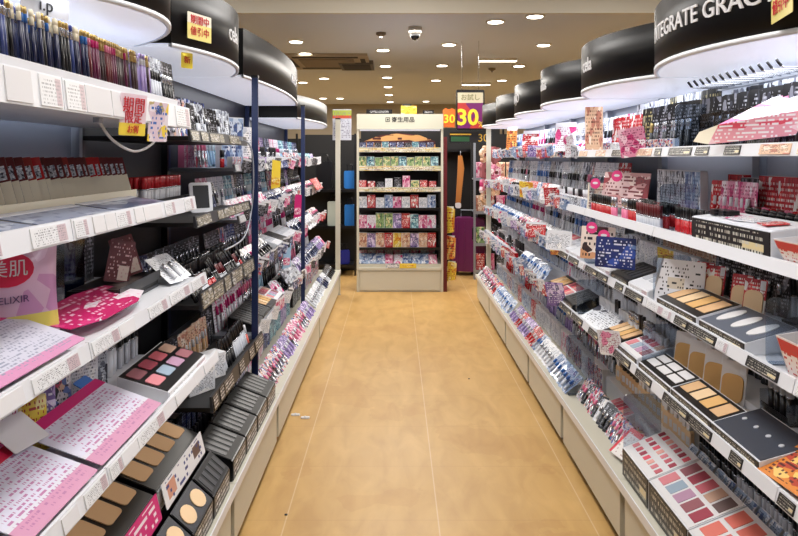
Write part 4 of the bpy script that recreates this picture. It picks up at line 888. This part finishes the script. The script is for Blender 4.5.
row([MASC['black'],MASC['silver'],MASC['coral']], -1, 2.76, 3.2, .72, .546, .026, 'on fourth shelf, '+V2, 'tubes on fourth shelf, '+V2, tilt=15, yj=0)
row([BL('black',.06,.17), BL('peach',.06,.15), BL('black',.06,.17)], -1, 2.40, 3.2, .90, .546, .045, 'at the back of fourth shelf, '+V2, 'rear packs on fourth shelf, '+V2, tilt=6, yaw=-20)
for u in (2.45,2.66,2.87,3.08):
    place(tester(.20,.14,.075,.13,BLK,BKM,LABN,5,1,DGR,'s',.6,.8), -1, u+.01, .59, .274, 'black slotted tray on bottom deck, %s' % {2.45:'black unit, nearest the powder trays',2.66:'black unit, second from the powder trays',2.87:'black unit, second from the navy post',3.08:'black unit, next to the navy post'}[u])
row([MASC['black'],MASC['silver'],MASC['black']], -1, 2.40, 3.2, .79, .274, .03, 'on bottom deck, '+V2, 'tubes on bottom deck, '+V2, tilt=0, yj=0)
row([CT('black',.06,.04,.14), CT('navy',.06,.04,.14)], -1, 2.40, 3.2, .87, .274, .07, 'on bottom deck, '+V2, 'cartons on bottom deck, '+V2, tilt=0)
def cable(pts, label, m=None):
    b = MB(); P = [Vector(p) for p in pts]; o = []
    for i in range(len(P)-1):
        p0, p1, p2, p3 = P[max(i-1,0)], P[i], P[i+1], P[min(i+2,len(P)-1)]
        for k in range(6):
            t = k/6; o.append(tuple(.5*((2*p1)+(p2-p0)*t+(2*p0-5*p1+4*p2-p3)*t*t+(3*p1-p0-3*p2+p3)*t**3)))
    o.append(tuple(P[-1])); b.tube(o, .004, m or GRY, 6)
    put(N('power_cable', b, [N('plug', MB().box(o[0][0]-.008,o[0][0]+.008,o[0][1]-.012,o[0][1]+.012,o[0][2]-.008,o[0][2]+.008,GRY))], cat='cable'), (0,0,0), (0,0,0), label)
cable([(-.735,3.10,1.54),(-.70,3.16,1.50),(-.69,3.17,1.35),(-.70,3.16,1.18),(-.70,3.0,1.08),(-.72,2.75,1.06)], 'grey power cable looping down beside the navy post')
cable([(-.80,1.75,1.553),(-.79,1.82,1.50),(-.78,1.95,1.47),(-.78,2.1,1.50),(-.80,2.2,1.553)], 'thin white cable sagging below the top left shelf', WHM)
# coloured accents in the navy-posted unit
wb = carton(.1,.06,.22,PR['white'],WHT)
place(carton(.14,.05,.26,PR['bluesilver'],WHT), -1, 3.40, .85, 1.402, 'tall pale blue box on the top shelf just past the navy post', None, 0, -40)
place(carton(.14,.05,.22,PR['white'],WHT), -1, 3.62, .85, 1.402, 'tall white box next to the pale blue one, top shelf', None, 0, -40)
for j, (u, z, m, lab) in enumerate(((4.0,1.26,YEL,'yellow hanging tag strip in the middle of the long left unit'),(4.9,1.0,MAG,'magenta hanging strip near the far post'),(4.4,.7,LBL,'light blue hanging strip low in the long left unit'))):
    place(N('hanging_strip', MB().slab([(-.03,0),(.03,.01),(.035,.17),(-.02,.18)], 0, .003, m), [N('tag', MB().slab(rrect(.05,.05,.01,0,.05,2), -.003, 0, PR['yellow' if j == 0 else 'pink']))], cat='promo tag'), -1, u, .735, z, lab, None, 0, -55)
# leaning boards at the front lips, far left
for (u, z, key, lab) in ((5.6,.86,'white','white lettered board leaning in the farthest left unit'),(4.55,.60,'silver','silver lettered board leaning in the long left unit'),(6.1,1.16,'redwhite','red and white board leaning high in the farthest left unit')):
    place(sheet(.5,.12,PR[key],None,'lettered_board'), -1, u, .70, z, lab, None, 35, 0)
# ================================================================== MIDDLE SHELF at the aisle end (front at 7.03)
gx0, gx1, gy = -.412, .520, 7.03
gw = gx1-gx0; gc = (gx0+gx1)/2; kids = []
kids.append(N('base_box', MB().box(-gw/2+.02,gw/2-.02,.015,.45,.0,.30,CRM)))
kids.append(N('kick_panel', MB().box(-gw/2+.035,gw/2-.035,0,.014,.02,.225,CRM)))
kids.append(N('base_lip', MB().box(-gw/2+.02,gw/2-.02,-.01,.02,.235,.262,CRM)))
for s in (-1, 1): kids.append(N('upright', MB().box(s*(gw/2-.01)-.012, s*(gw/2-.01)+.012, 0, .04, 0, 1.76, CRM)))
kids.append(N('back_panel', MB().box(-gw/2+.02,gw/2-.02,.44,.455,.3,1.78,BACKB)))
gz = [1.535,1.335,1.105,.905,.685,.475]
for z in gz:
    kids.append(N('shelf', MB().box(-gw/2+.024,gw/2-.024,.02,.44,z-.012,z,BKM), [N('price_rail', MB().box(-gw/2+.024,gw/2-.024,.008,.018,z-.022,z+.03 if z > 1 else z+.006,LABY if z > 1 else BLK))]))
hm = mat('header_cream', (206,206,190), .5)
kids.append(N('header_sign', MB().box(-gw/2-.0,gw/2+.0,-.02,.06,1.76,1.925,hm), [N('lettering', (lambda q: (setattr(q,'v',[(x, y-.021, z+1.86) for x,y,z in q.v]), q)[1])(text_mb('▣ 衛生用品', .062, INK, .001, thick=.0012)), label='black lettering'), N('lamp_strip', MB().box(-gw/2+.03,gw/2-.03,.0,.05,1.745,1.76,LITE))]))
put(N('shelving_unit', None, kids, cat='shelving unit'), (gc,gy,0), (0,0,0), 'cream shelving unit facing the aisle at its far end')
def grow(z, items, y, pitch, zname, x0=gx0+.06, x1=gx1-.06, tilt=4):
    x = x0; i = 0
    while x <= x1+.001:
        n, d = items[i % len(items)] if isinstance(items[0], tuple) else R.choice(items[0])
        o = put(n, (x, gy+y, z), (-rad(tilt), 0, rad(R.uniform(-4,4))), d+' on '+zname+' of the middle shelf', zname+' of the middle shelf')
        x += pitch; i += 1
Q = 'the '
grow(1.536, [CT('navy',.075,.04,.085), CT('navy',.075,.04,.085), CT('black',.075,.04,.08), CT('teal',.075,.04,.09)], .05, .082, 'the top row', tilt=0)
fanb = N('promo_backdrop', MB().slab([(-.40,0),(.40,0),(.40,.10),(.22,.17),(0,.19),(-.22,.17),(-.40,.10)], 0, .012, prt('print_skin', (196,140,90), (90,40,40), n=2, k=5, dens=.2, blobs=[(110,50,50),(226,170,110),(70,30,36),(206,150,96)], bscale=2.2, bamt=.75)), [N('foot', MB().box(-.3,.3,0,.05,0,.004,BLK))], cat='promo board')
put(fanb, (gc, gy+.28, 1.537), (0,0,0), 'brown and orange promo board behind the top row of the middle shelf')
grow(1.336, [CT('green',.08,.04,.13), CT('teal',.08,.04,.13), CT('green',.08,.04,.12), CT('green',.08,.04,.13)], .05, .087, 'the second row', tilt=0)
grow(1.106, [CT('redwhite',.08,.05,.10), CT('redwhite',.08,.05,.09), CT('black',.08,.05,.08), CT('white',.08,.05,.12), CT('black',.08,.05,.13), CT('pink',.08,.05,.15), CT('green',.09,.05,.10)], .05, .095, 'the third row', tilt=0)
grow(.906, [CT('white',.09,.05,.12), CT('redwhite',.09,.05,.14), CT('white',.09,.05,.11), CT('bluesilver',.09,.05,.14), CT('pink',.09,.05,.12)], .07, .094, 'the fourth row', tilt=0)
grow(.686, [CT('pink',.092,.05,.14), CT('whitepink',.092,.05,.14), CT('green',.092,.05,.165), CT('green',.092,.05,.165), CT('purple',.092,.05,.16), CT('redwhite',.092,.05,.16), CT('teal',.092,.05,.15)], .06, .094, 'the fifth row', tilt=0)
grow(.476, [CT('peach',.092,.05,.16), CT('purple',.092,.05,.155), CT('peach',.092,.05,.16), CT('redwhite',.092,.05,.16), CT('yellow',.092,.05,.16)], .06, .094, 'the sixth row', tilt=0)
grow(.301, [PC('bluesilver',.11,.13), PC('bluesilver',.11,.13), PC('bluesilver',.11,.13), PC('pink',.095,.12), PC('whitepink',.095,.12)], .03, .096, 'the bottom row', tilt=38)
grow(.301, [PC('pink',.09,.14), PC('whitepink',.09,.14)], .20, .094, 'the bottom row back', tilt=6)
put(N('price_tag', MB().box(-.09,.09,-.003,0,0,.05,YEL), [N('red_print', MB().box(-.07,.07,-.004,-.003,.012,.036,PR['yellow']))], cat='price tag'), (.14,gy-.012,.262), (0,0,0), 'yellow price tag on the base lip of the middle shelf')
put(N('price_tag', MB().box(-.07,.07,-.003,0,0,.05,PR['silver']), [N('print', MB().box(-.05,.05,-.004,-.003,.012,.036,PR['white']))], cat='price tag'), (-.03,gy-.012,.262), (0,0,0), 'grey price tag left of the yellow one on the middle shelf')
# things on top of the middle shelf
for (x, w, h, lab) in ((-.17,.28,.05,'black lettered plate on top of the middle shelf header'),(.36,.12,.04,'short black plate at the right end of the middle shelf header')):
    put(N('header_plate', MB().box(-w/2,w/2,0,.012,0,h,BLK), [N('white_print', MB().box(-w*.42,w*.42,-.001,0,h*.25,h*.75,LABN))], cat='sign'), (x,gy+.0,1.926), (0,0,0), lab)
put(N('header_plate', MB().box(-.085,.085,0,.012,0,.09,PR['yellow']), [N('dark_cap', MB().box(-.07,.03,0,.014,.09,.11,DGR))], cat='sign'), (.15,gy+.02,1.926), (0,0,0), 'small tan card on top of the middle shelf header')
# ================================================================== around the middle shelf
# left: sign card on a post, dark rack with blue bags
put(sheet(.2,.33,prt('print_greencard', (206,210,224), (120,120,150), n=9, k=9, dens=.35, band=[(.80,.97,(170,186,80)),(.70,.80,(206,90,60))]),None,'price_card'), (-.565,6.93,1.64), (0,0,0), 'tall card with a green heading on the cream post')
def rack(name, x, y, w, d, h, m, shelves, label, bm=BKM):
    ks = [N('back_panel', MB().box(-w/2,w/2,d-.02,d,0,h,bm))]
    for s in (-1,1):
        ks.append(N('upright', MB().box(s*w/2-.012,s*w/2+.012,0,.03,0,h,m)))
    for z in shelves: ks.append(N('shelf', MB().box(-w/2+.012,w/2-.012,.01,d-.02,z-.015,z,m), [N('price_rail', MB().box(-w/2+.012,w/2-.012,0,.008,z-.02,z+.015,m))]))
    return put(N(name, None, ks, cat='rack'), (x,y,0), (0,0,0), label)
rack('display_rack', -.85, 8.0, .72, .4, 1.75, BLK, (.12,.6,1.05), 'black rack standing in the dark gap left of the middle shelf')
def bag(m, w, h): return N('hanging_bag', MB().slab(rrect(w,h,.02,0,h/2), -.03, .03, m), [N('handle', MB().tube([(-w*.25,0,h),(-w*.2,0,h+.08),(w*.2,0,h+.08),(w*.25,0,h)], .006, BLK))], cat='bag')
for (x, z, m, w, h, lab) in ((-.56,1.07,mat('bag_blue',(30,110,190),.5),.15,.22,'blue bag standing high in the gap left of the middle shelf'),(-.56,.61,mat('bag_blue',(30,110,190),.5),.14,.26,'blue bag standing on the middle level in the left gap'),(-.63,.135,mat('bag_royal',(30,40,150),.5),.13,.17,'dark blue bag low in the gap left of the middle shelf'),(-.76,.61,mat('bag_pale',(176,184,176),.6),.16,.30,'pale bag on the black rack in the left gap')):
    put(bag(m, w, h), (x, 8.09, z+(.0)), (0,0,rad(8)), lab)
put(bag(BLK,.2,.34), (-.88,8.09,1.07), (0,0,0), 'black bag on the upper level of the rack in the left gap')
# right: suitcase, hanging bags, goods rack, signs
sc_ = MB().slab(rrect(.40,.66,.06,0,.38,4), 0, .24, PURP)
whl = [N('wheel', MB().slab([(a, b) for a, b in ell(.03,.03,.05+.14*k,.03,12)], -.17+.0, -.14, BLK, axis='x')) for k in (0,1)] + [N('wheel', MB().slab([(a, b) for a, b in ell(.03,.03,.05+.14*k,.03,12)], .14, .17, BLK, axis='x')) for k in (0,1)]
hd = N('pull_handle', MB().tube([(-.1,.12,.71),(-.1,.12,.80),(.1,.12,.80),(.1,.12,.71)], .009, GRY))
gr = N('side_grip', MB().tube([(.06,-.002,.60),(.06,-.03,.58),(.06,-.03,.46),(.06,-.002,.44)], .009, BLK))
rb = [N('shell_rib', MB().box(x-.008,x+.008,-.006,0,.1,.66,PURP)) for x in (-.14,-.05,.13)]
put(N('suitcase', sc_, whl+[hd,gr]+rb, cat='suitcase'), (.90,8.0,0), (0,0,rad(-12)), 'purple suitcase standing right of the middle shelf')
for j, (z, h, m, lab) in enumerate(((.62,.30,'yellow','yellow hanging packs high on the right side of the middle shelf'),(.33,.27,'orange','orange hanging packs in the middle of the shelf side'),(.10,.22,'yellow','yellow hanging packs lowest on the right side of the middle shelf'))):
    put(N('hanging_pack', MB().slab([(-.05,0),(.05,.02),(.06,h*.9),(-.03,h)], -.02, .02, PR[m]), [N('seal', MB().box(-.03,.05,-.003,.003,h*.93,h*1.0,WHT))], cat='pouch'), (gx1+.075+.01*j, gy+.10, z), (0,0,rad(-20)), lab)
put(N('side_panel', MB().box(-.02,.02,0,.4,0,1.68,mat('maroon_panel',(70,26,34),.5)), [N('edge_strip', MB().box(-.022,.022,-.006,0,0,1.68,DRD))], cat='panel'), (gx1+.022,gy+.02,0), (0,0,0), 'dark maroon side panel on the right of the middle shelf')
rack('display_rack', 1.21, 7.75, .52, .4, 1.75, GRY, (.1,.42,.8,1.2), 'grey wire rack of pink and black goods right of the suitcase')
for (z, n, ks) in ((.101,4,('redwhite','black','pink')),(.421,4,('black','pink','green')),(.801,4,('pink','peach','redwhite')),(1.201,4,('peach','pink','mixed'))):
    for j in range(n):
        k = R.choice(ks); nd, d = PC(k,.11,.2)
        put(nd, (1.03+j*.12, 7.82, z), (-.1,0,rad(R.uniform(-12,12))), d+' on the %s level of the grey rack' % {.101:'lowest',.421:'second lowest',.801:'third',1.201:'top'}[z], 'goods on the grey rack')
# cloth hanging above the suitcase and pink ruffled goods
cl = MB().slab([(-.03,0),(.03,0),(.075,.44),(.05,.60),(.0,.60),(-.005,.44)], -.02, .02, mat('caramel_cloth',(176,110,50),.8))
put(N('hanging_scarf', cl, [N('white_end', MB().slab(rrect(.07,.07,.02,0,-.03), -.022, .022, WHM)), N('hanger', MB().tube([(.03,0,.60),(.03,0,.66)], .005, GRY))], cat='scarf'), (.80,8.24,.88), (0,0,0), 'caramel scarf hanging above the purple suitcase')
rack('garment_rail', .95, 8.4, .9, .3, 1.85, BLK, (1.55,), 'tall black rail unit behind the purple suitcase')
R2 = random.Random(5)
for j in range(7):
    w = .10+.03*R2.random(); h = .16+.05*R2.random(); z = 1.58-.19*(j % 4)-.19
    x = [1.06,1.17][j//4]; pts = []
    for k in range(18):
        a = 2*PI*k/18; r = 1+.16*math.sin(5*a+j); pts.append((w/2*r*math.cos(a), h/2*r*math.sin(a)+h/2))
    put(N('ruffled_pouch', MB().slab(pts, -.03, .03, [PR['peach'],mat('dusty_pink',(150,84,92),.8),PR['pink']][j % 3]), [N('ribbon', MB().box(-.02,.02,-.034,-.03,h*.4,h*.6,DRD))], cat='pouch'), (x, 7.66-.07*(j//4), max(z,.9)+.0), (0,0,rad(20)), 'dusty pink ruffled pouch hanging beside the far cream post, %s' % ['highest at the rear','second at the rear','third at the rear','lowest at the rear','highest in front','second in front','third in front'][j], 'ruffled pouches')
# sale signs
pur = prt('print_board_purple', (120,30,110), (196,80,60), n=1, k=1, dens=0, blobs=[(150,40,110),(196,60,60),(100,24,100)], bscale=1.5, bamt=.4)
def tx(s, size, m, x, z, y=-.004, thick=0):
    q = text_mb(s, size, m, .0008, thick=thick); q.v = [(a+x, b+y, c+z) for a, b, c in q.v]; return q
bd = MB().slab(rrect(.30,.43,.015,0,.215), 0, .012, BLK)
ks = [N('purple_face', MB().box(-.135,.135,-.002,0,.02,.29,pur)), N('cream_heading', MB().box(-.135,.135,-.002,0,.29,.40,mat('cream_face',(222,214,186),.6))),
      N('heading_print', tx('お試し',.07,mat('olive_ink',(120,120,60),.5),0,.345)), N('numerals', tx('30',.235,mat('sign_yellow',(248,226,60),.5),-.03,.13,thick=.006), label='yellow numerals'), N('percent_mark', tx('%',.09,mat('sign_yellow',(248,226,60),.5),.11,.06))]
put(N('sale_board', bd, ks + [N('hanging_cord', MB().tube([(-.09,.006,.43),(-.09,.006,.95)], .0025, SLV)), N('hanging_cord', MB().tube([(.09,.006,.43),(.09,.006,.95)], .0025, SLV))], cat='sign'), (.80,6.9,1.745), (0,0,0), 'framed purple board with large yellow 30 above the gap')
ob = MB().slab([(-.06,0),(.06,0),(.07,.19),(.03,.215),(0,.195),(-.04,.215),(-.07,.19)], 0, .01, mat('orange_face',(226,110,40),.5))
put(N('sale_card', ob, [N('numerals', tx('30',.13,mat('sign_yellow',(248,226,60),.5),0,.09,-.003,.002))], cat='sign'), (.60,7.2,1.79), (0,0,0), 'orange sale card partly behind the purple board')
lb = MB().box(-.24,.24,0,.012,0,.115,BLK)
put(N('sale_banner', lb, [N('numerals', tx('30',.12,mat('sign_gold',(226,180,60),.5),.13,.05), label='gold numerals'), N('green_patch', MB().box(-.22,-.02,-.002,0,.015,.07,mat('sign_green',(40,96,60),.5))), N('yellow_strip', MB().box(-.23,-.0,-.002,0,.085,.1,mat('sign_gold',(226,180,60),.5)))], cat='sign'), (.83,7.08,1.615), (0,0,0), 'black banner with gold 30 and green patch under the purple board')
# dark goods shelving deeper in the shop
for (x, lab) in ((-1.9,'long dark shelving deeper in the shop on the left'),(2.1,'long dark shelving deeper in the shop on the right'),(.1,'dark shelving hidden behind the middle shelf')):
    rack('far_shelving', x, 9.6, 1.9, .5, 1.75, BKM, (.2,.6,1.0,1.4), lab)
# small litter and dirt on the floor
for (px, py, lab) in ((286,515,'tiny dark speck on the floor near the left base'),(469,379,'tiny dark chip lying on the floor beyond the middle seam')):
    d = EYE*F/(py-158); put(N('floor_chip', MB().slab(rrect(.012,.009,.003), 0, .003, BKM, axis='z'), cat='debris'), ((px-395)/F*d, d, .0005), (0,0,0), lab)
wc = N('white_clip', MB().slab(rrect(.05,.018,.008), 0, .008, WHT, axis='z'), [N('nub', MB().lathe([(.005,.008),(.005,.012)], WHT, seg=8))], cat='clip')
for (x, y, lab) in ((-.56,3.66,'small white clip on the floor at the left base'),(-.50,3.62,'small white clip on the floor, farther from the left base')): put(wc, (x,y,.0005), (0,0,0), lab)

CK = ['white','whitepink','redwhite','orange','purple','yellow','pink','bluesilver']
for i in (2,3,4,5):
    for k in range(4):
        key = CK[(i*3+k) % 8]; z, vf = RS[k][0], RS[k][1]
        u = RB[i]+R.uniform(.15,.7); h = R.uniform(.07,.13)
        if i == 2 and k in (1,2): continue
        place(card(R.uniform(.08,.14), h, PR[key], 'promo_card'), 1, u, vf-.008, z-.02, '%s promo card clipped to the %s rail, %s' % ({'whitepink':'white and pink','redwhite':'red and white','bluesilver':'blue-silver'}.get(key,key), ['top','second','third','fourth'][k], RWHERE[i]), None, -6, R.uniform(20,60), R.uniform(-8,8))

# sample cards tucked into the price rails of the farther units
SMP = {}
for key in ('bluesilver','silver','white','redwhite','mixed','purple','pink','navy','black','whitepink'):
    SMP[key] = sheet(.06,.075,PR[key],WHT,'sample_card'); SMP[key].cat = 'sample card'
NM = {'whitepink':'white and pink','redwhite':'red and white','bluesilver':'blue-silver','mixed':'multicoloured','silver':'silver-grey'}
def rails(side, u0, u1, levels, where, keys, pitch):
    for k, (z, vf, *_) in enumerate(levels):
        u = u0+.05
        while u < u1-.04:
            key = R.choice(keys)
            if R.random() < .82:
                place(SMP[key], side, u, vf-.014, z-.03+R.uniform(0,.02), '%s sample card tucked into the %s rail, %s' % (NM.get(key,key), ['top','second','third','fourth'][k], where), 'sample cards on the %s rail, %s' % (['top','second','third','fourth'][k], where), -6, (1 if side > 0 else -1)*R.uniform(5,50), R.uniform(-16,16))
            u += pitch*R.uniform(.8,1.3)
for i in (4,5,6): rails(1, RB[i], RB[i+1], RS, RWHERE[i], ['bluesilver','silver','white','redwhite','mixed','purple','bluesilver'], .075)
rails(1, RB[3]+.3, RB[4], RS, RWHERE[3], ['bluesilver','silver','white','redwhite','mixed'], .11)
rails(-1, 3.35, 5.0, LS3, 'navy-posted left-hand unit', ['navy','black','white','mixed','pink','silver'], .13)
rails(-1, 5.1, 6.8, LS3, 'farthest left-hand unit', ['whitepink','black','white','redwhite','pink','silver'], .11)
# ------------------------------------------------------------------ ceiling fittings
DL = mat('downlight_glow', (255,246,225), .5, emit=9); DLR = mat('downlight_trim', (236,232,222), .4)
def ceil_pt(px, py, H=2.7): d = (H-EYE)*F/(158-py); return ((px-395)/F*d, d)
k = 0
spots = [(383,49.5,'first'),(385.5,65.5,'second'),(387,77,'third'),(388,86.5,'fourth'),(389,94.5,'fifth'),(390,101.5,'sixth'),
 (449,44,''),(442,65,''),(436,80,''),(426,101,''),(495.5,21,''),(502,80,''),(535,15.6,''),(543.5,44.5,''),(519,65.5,''),(632,33,''),(590,59,''),(566,73,''),(547,84,''),(528,95,''),(514,105,''),
 (296,41,''),(305,53,''),(275,56,''),(324,78,''),(303,82,''),(340,98,''),(323,98,'')]
names = {6:'round ceiling downlight straight beyond the dome camera, to its right',7:'round downlight in the middle row, second beyond the dome camera',8:'round downlight in the middle row, third beyond the dome camera',9:'small far downlight just above the shelf header, left of the hanging sale board',
 10:'round ceiling downlight close to the soffit edge, right of the dome camera',11:'round downlight right of the hanging sale board top, between strip fittings',12:'round downlight touching the soffit edge, above the right row',13:'round downlight above the middle right-hand headers, standing alone',14:'round downlight beyond and left of the lone right-hand downlight',15:'round downlight right at the top of the second right-hand header',
 16:'round downlight beside the second right-hand header, left of its edge',17:'round downlight just over the third right-hand header',18:'round downlight at the left edge of the third right-hand header',19:'round downlight over the fourth right-hand header',20:'round downlight over the fifth right-hand header',
 21:'round downlight nearest in front of the ceiling air conditioner',22:'round downlight second in front of the ceiling air conditioner',23:'round downlight just above the long left-hand black header',24:'round downlight right behind the ceiling air conditioner',25:'round downlight at the end of the long left-hand black header',26:'small far downlight over the cream post on the left',27:'small far downlight above the farthest left-hand header'}
dl = N('ceiling_downlight', MB().lathe([(.085,-.008),(.09,0),(.09,.004)], DLR, seg=20), [N('glowing_lens', MB().lathe([(.066,-.0105),(.07,-.0085)], DL, seg=20))], cat='ceiling light')
for i, (px, py, s) in enumerate(spots):
    x, y = ceil_pt(px, py)
    if y > 14.8: y = 14.8
    lab = names.get(i) or 'round ceiling downlight, %s in the straight row running away over the middle shelf' % s
    put(dl, (x, y, 2.696), (0,0,0), lab, 'downlights in the far ceiling')
    if i % 3 == 0 and y < 14:
        L = bpy.data.lights.new('downlight_lamp', 'AREA'); L.shape = 'DISK'; L.size = .3; L.energy = 12; L.color = (1,.95,.88)
        o = bpy.data.objects.new('downlight_lamp', L); COL.objects.link(o); o.location = (x, y, 2.66)
st = N('strip_light', MB().box(-.24,.24,-.04,.04,-.03,0,DLR), [N('glowing_tube', MB().box(-.23,.23,-.03,.03,-.036,-.03,DL))], cat='ceiling light')
for (px, py, lab) in ((498,58.5,'short strip light on the ceiling above the hanging sale board'),(476,83,'short strip light farther off, just over the sale board frame')):
    x, y = ceil_pt(px, py); put(st, (x, y, 2.698), (0,0,0), lab, 'strip lights')
x, y = ceil_pt(415, 27)
dc = N('dome_camera', MB().lathe([(.045,-.07),(.062,-.05),(.066,-.01),(.066,0)], mat('camera_shell', (196,192,184), .4), seg=20), [N('dark_dome', MB().lathe([(.004,-.125),(.025,-.118),(.042,-.098),(.048,-.07)], mat('dome_glass', (14,14,18), .08), seg=20))], cat='security camera')
put(dc, (x, y, 2.698), (0,0,0), 'white security camera with a black dome on the ceiling')
for (px, py, lab) in ((381,32.5,'small round sprinkler on the ceiling left of the dome camera'),(492,68,'small dark sprinkler on the ceiling by the strip light')):
    x, y = ceil_pt(px, py)
    put(N('sprinkler', MB().lathe([(.012,-.04),(.05,-.02),(.05,0)], mat('sprinkler_metal', (136,124,100), .4), seg=12), [N('nozzle', MB().lathe([(.006,-.06),(.014,-.04)], SLV, seg=8))], cat='sprinkler'), (x, y, 2.698), (0,0,0), lab)
x, y = ceil_pt(262, 42)
put(N('ceiling_bracket', MB().box(-.07,.07,-.03,.03,-.03,0,BRN), [N('drop_rod', MB().lathe([(.009,-.17),(.009,-.03)], BRN, seg=8))], cat='bracket'), (x, y, 2.698), (0,0,0), 'small brown T-shaped bracket under the ceiling, above the left row')
# air conditioner cassette with dark slots
x0, y0 = ceil_pt(293, 53); x1, y1 = ceil_pt(366, 74)
cx = (x0+x1)/2; cy = (y0+y1)/2; w = 1.0
acm = mat('cassette_white', (176,164,144), .5); slot = mat('slot_dark', (40,34,30), .6)
b = MB().box(-.52,.52,-.6,.6,-.03,0,acm)
g = [N('slot', MB().box(-.4,.4,-.52,-.42,-.034,-.03,slot)), N('slot', MB().box(-.4,.4,.42,.52,-.034,-.03,slot)), N('slot', MB().box(-.48,-.42,-.36,.36,-.034,-.03,slot)), N('slot', MB().box(.42,.48,-.36,.36,-.034,-.03,slot)),
     N('intake_grille', MB().box(-.34,.34,-.34,.34,-.04,-.03,mat('grille_grey', (140,128,110), .6)))]
put(N('ceiling_air_conditioner', b, g, cat='air conditioner'), (-.85, 8.35, 2.698), (0,0,0), 'square ceiling air conditioner with dark slots over the left row')
put(N('ceiling_vent', MB().box(-.22,.22,-.3,.3,-.05,0,mat('vent_grey', (110,106,100), .6)), [N('louvre_panel', MB().box(-.18,.18,-.26,.26,-.055,-.05,slot))], cat='vent'), (-.50, 8.6, 2.698), (0,0,0), 'grey louvred box on the ceiling beside the air conditioner')
# ------------------------------------------------------------------ lamps
def area(x, y, z, sx, sy, e, col=(1,.97,.93), rot=(0,0,0)):
    L = bpy.data.lights.new('ceiling_lamp', 'AREA'); L.shape = 'RECTANGLE'; L.size = sx; L.size_y = sy; L.energy = e; L.color = col
    o = bpy.data.objects.new('ceiling_lamp', L); COL.objects.link(o); o.location = (x, y, z); o.rotation_euler = rot
for (x, y) in ((0,.3),(0,2.2),(0,4.1),(-1.9,1.2),(1.9,1.2),(-1.9,4),(1.9,4)): area(x, y, 3.0, .6, 1.2, 21 if x == 0 else 19)
for (x, y) in ((0,6.6),(.1,9),(0,12),(-2.5,8),(2.5,8),(3,12),(-3,12)): area(x, y, 2.66, .7, 1.2, 27, (1,.95,.88))
for i in range(7):
    u0, u1 = RB[i], RB[i+1]
    area(1.12, (u0+u1)/2, 1.738, .30, .62, 2.0, (.93,.96,1))
for (u0,u1,z,e,v) in ((.55,1.45,1.85,2.2,.95),(1.45,2.35,1.85,2.2,.95),(2.35,3.25,1.85,1.5,.95),(3.25,5.05,1.85,3,.95),(5.05,6.85,1.745,3,.95)):
    area(-v, (u0+u1)/2, z, .3, (u1-u0)*.7, e, (.93,.96,1))
w = bpy.data.worlds.new('world'); sc.world = w; w.use_nodes = True
w.node_tree.nodes['Background'].inputs[0].default_value = (.8,.8,.8,1); w.node_tree.nodes['Background'].inputs[1].default_value = .3
# ------------------------------------------------------------------ camera
cam = bpy.data.cameras.new('camera'); co = bpy.data.objects.new('camera', cam); COL.objects.link(co)
co.location = (0, 0, EYE); co.rotation_euler = (rad(90), 0, 0)
cam.sensor_width = 36; cam.lens = F/798*36; cam.shift_x = 4/798; cam.shift_y = -110/798; cam.clip_start = .05
sc.camera = co
sc.view_settings.view_transform = 'Standard'; sc.view_settings.look = 'None'; sc.view_settings.gamma = 1; sc.view_settings.use_curve_mapping = False
sc.view_settings.exposure = .45
sc.cycles.transparent_max_bounces = 16; sc.cycles.max_bounces = 8
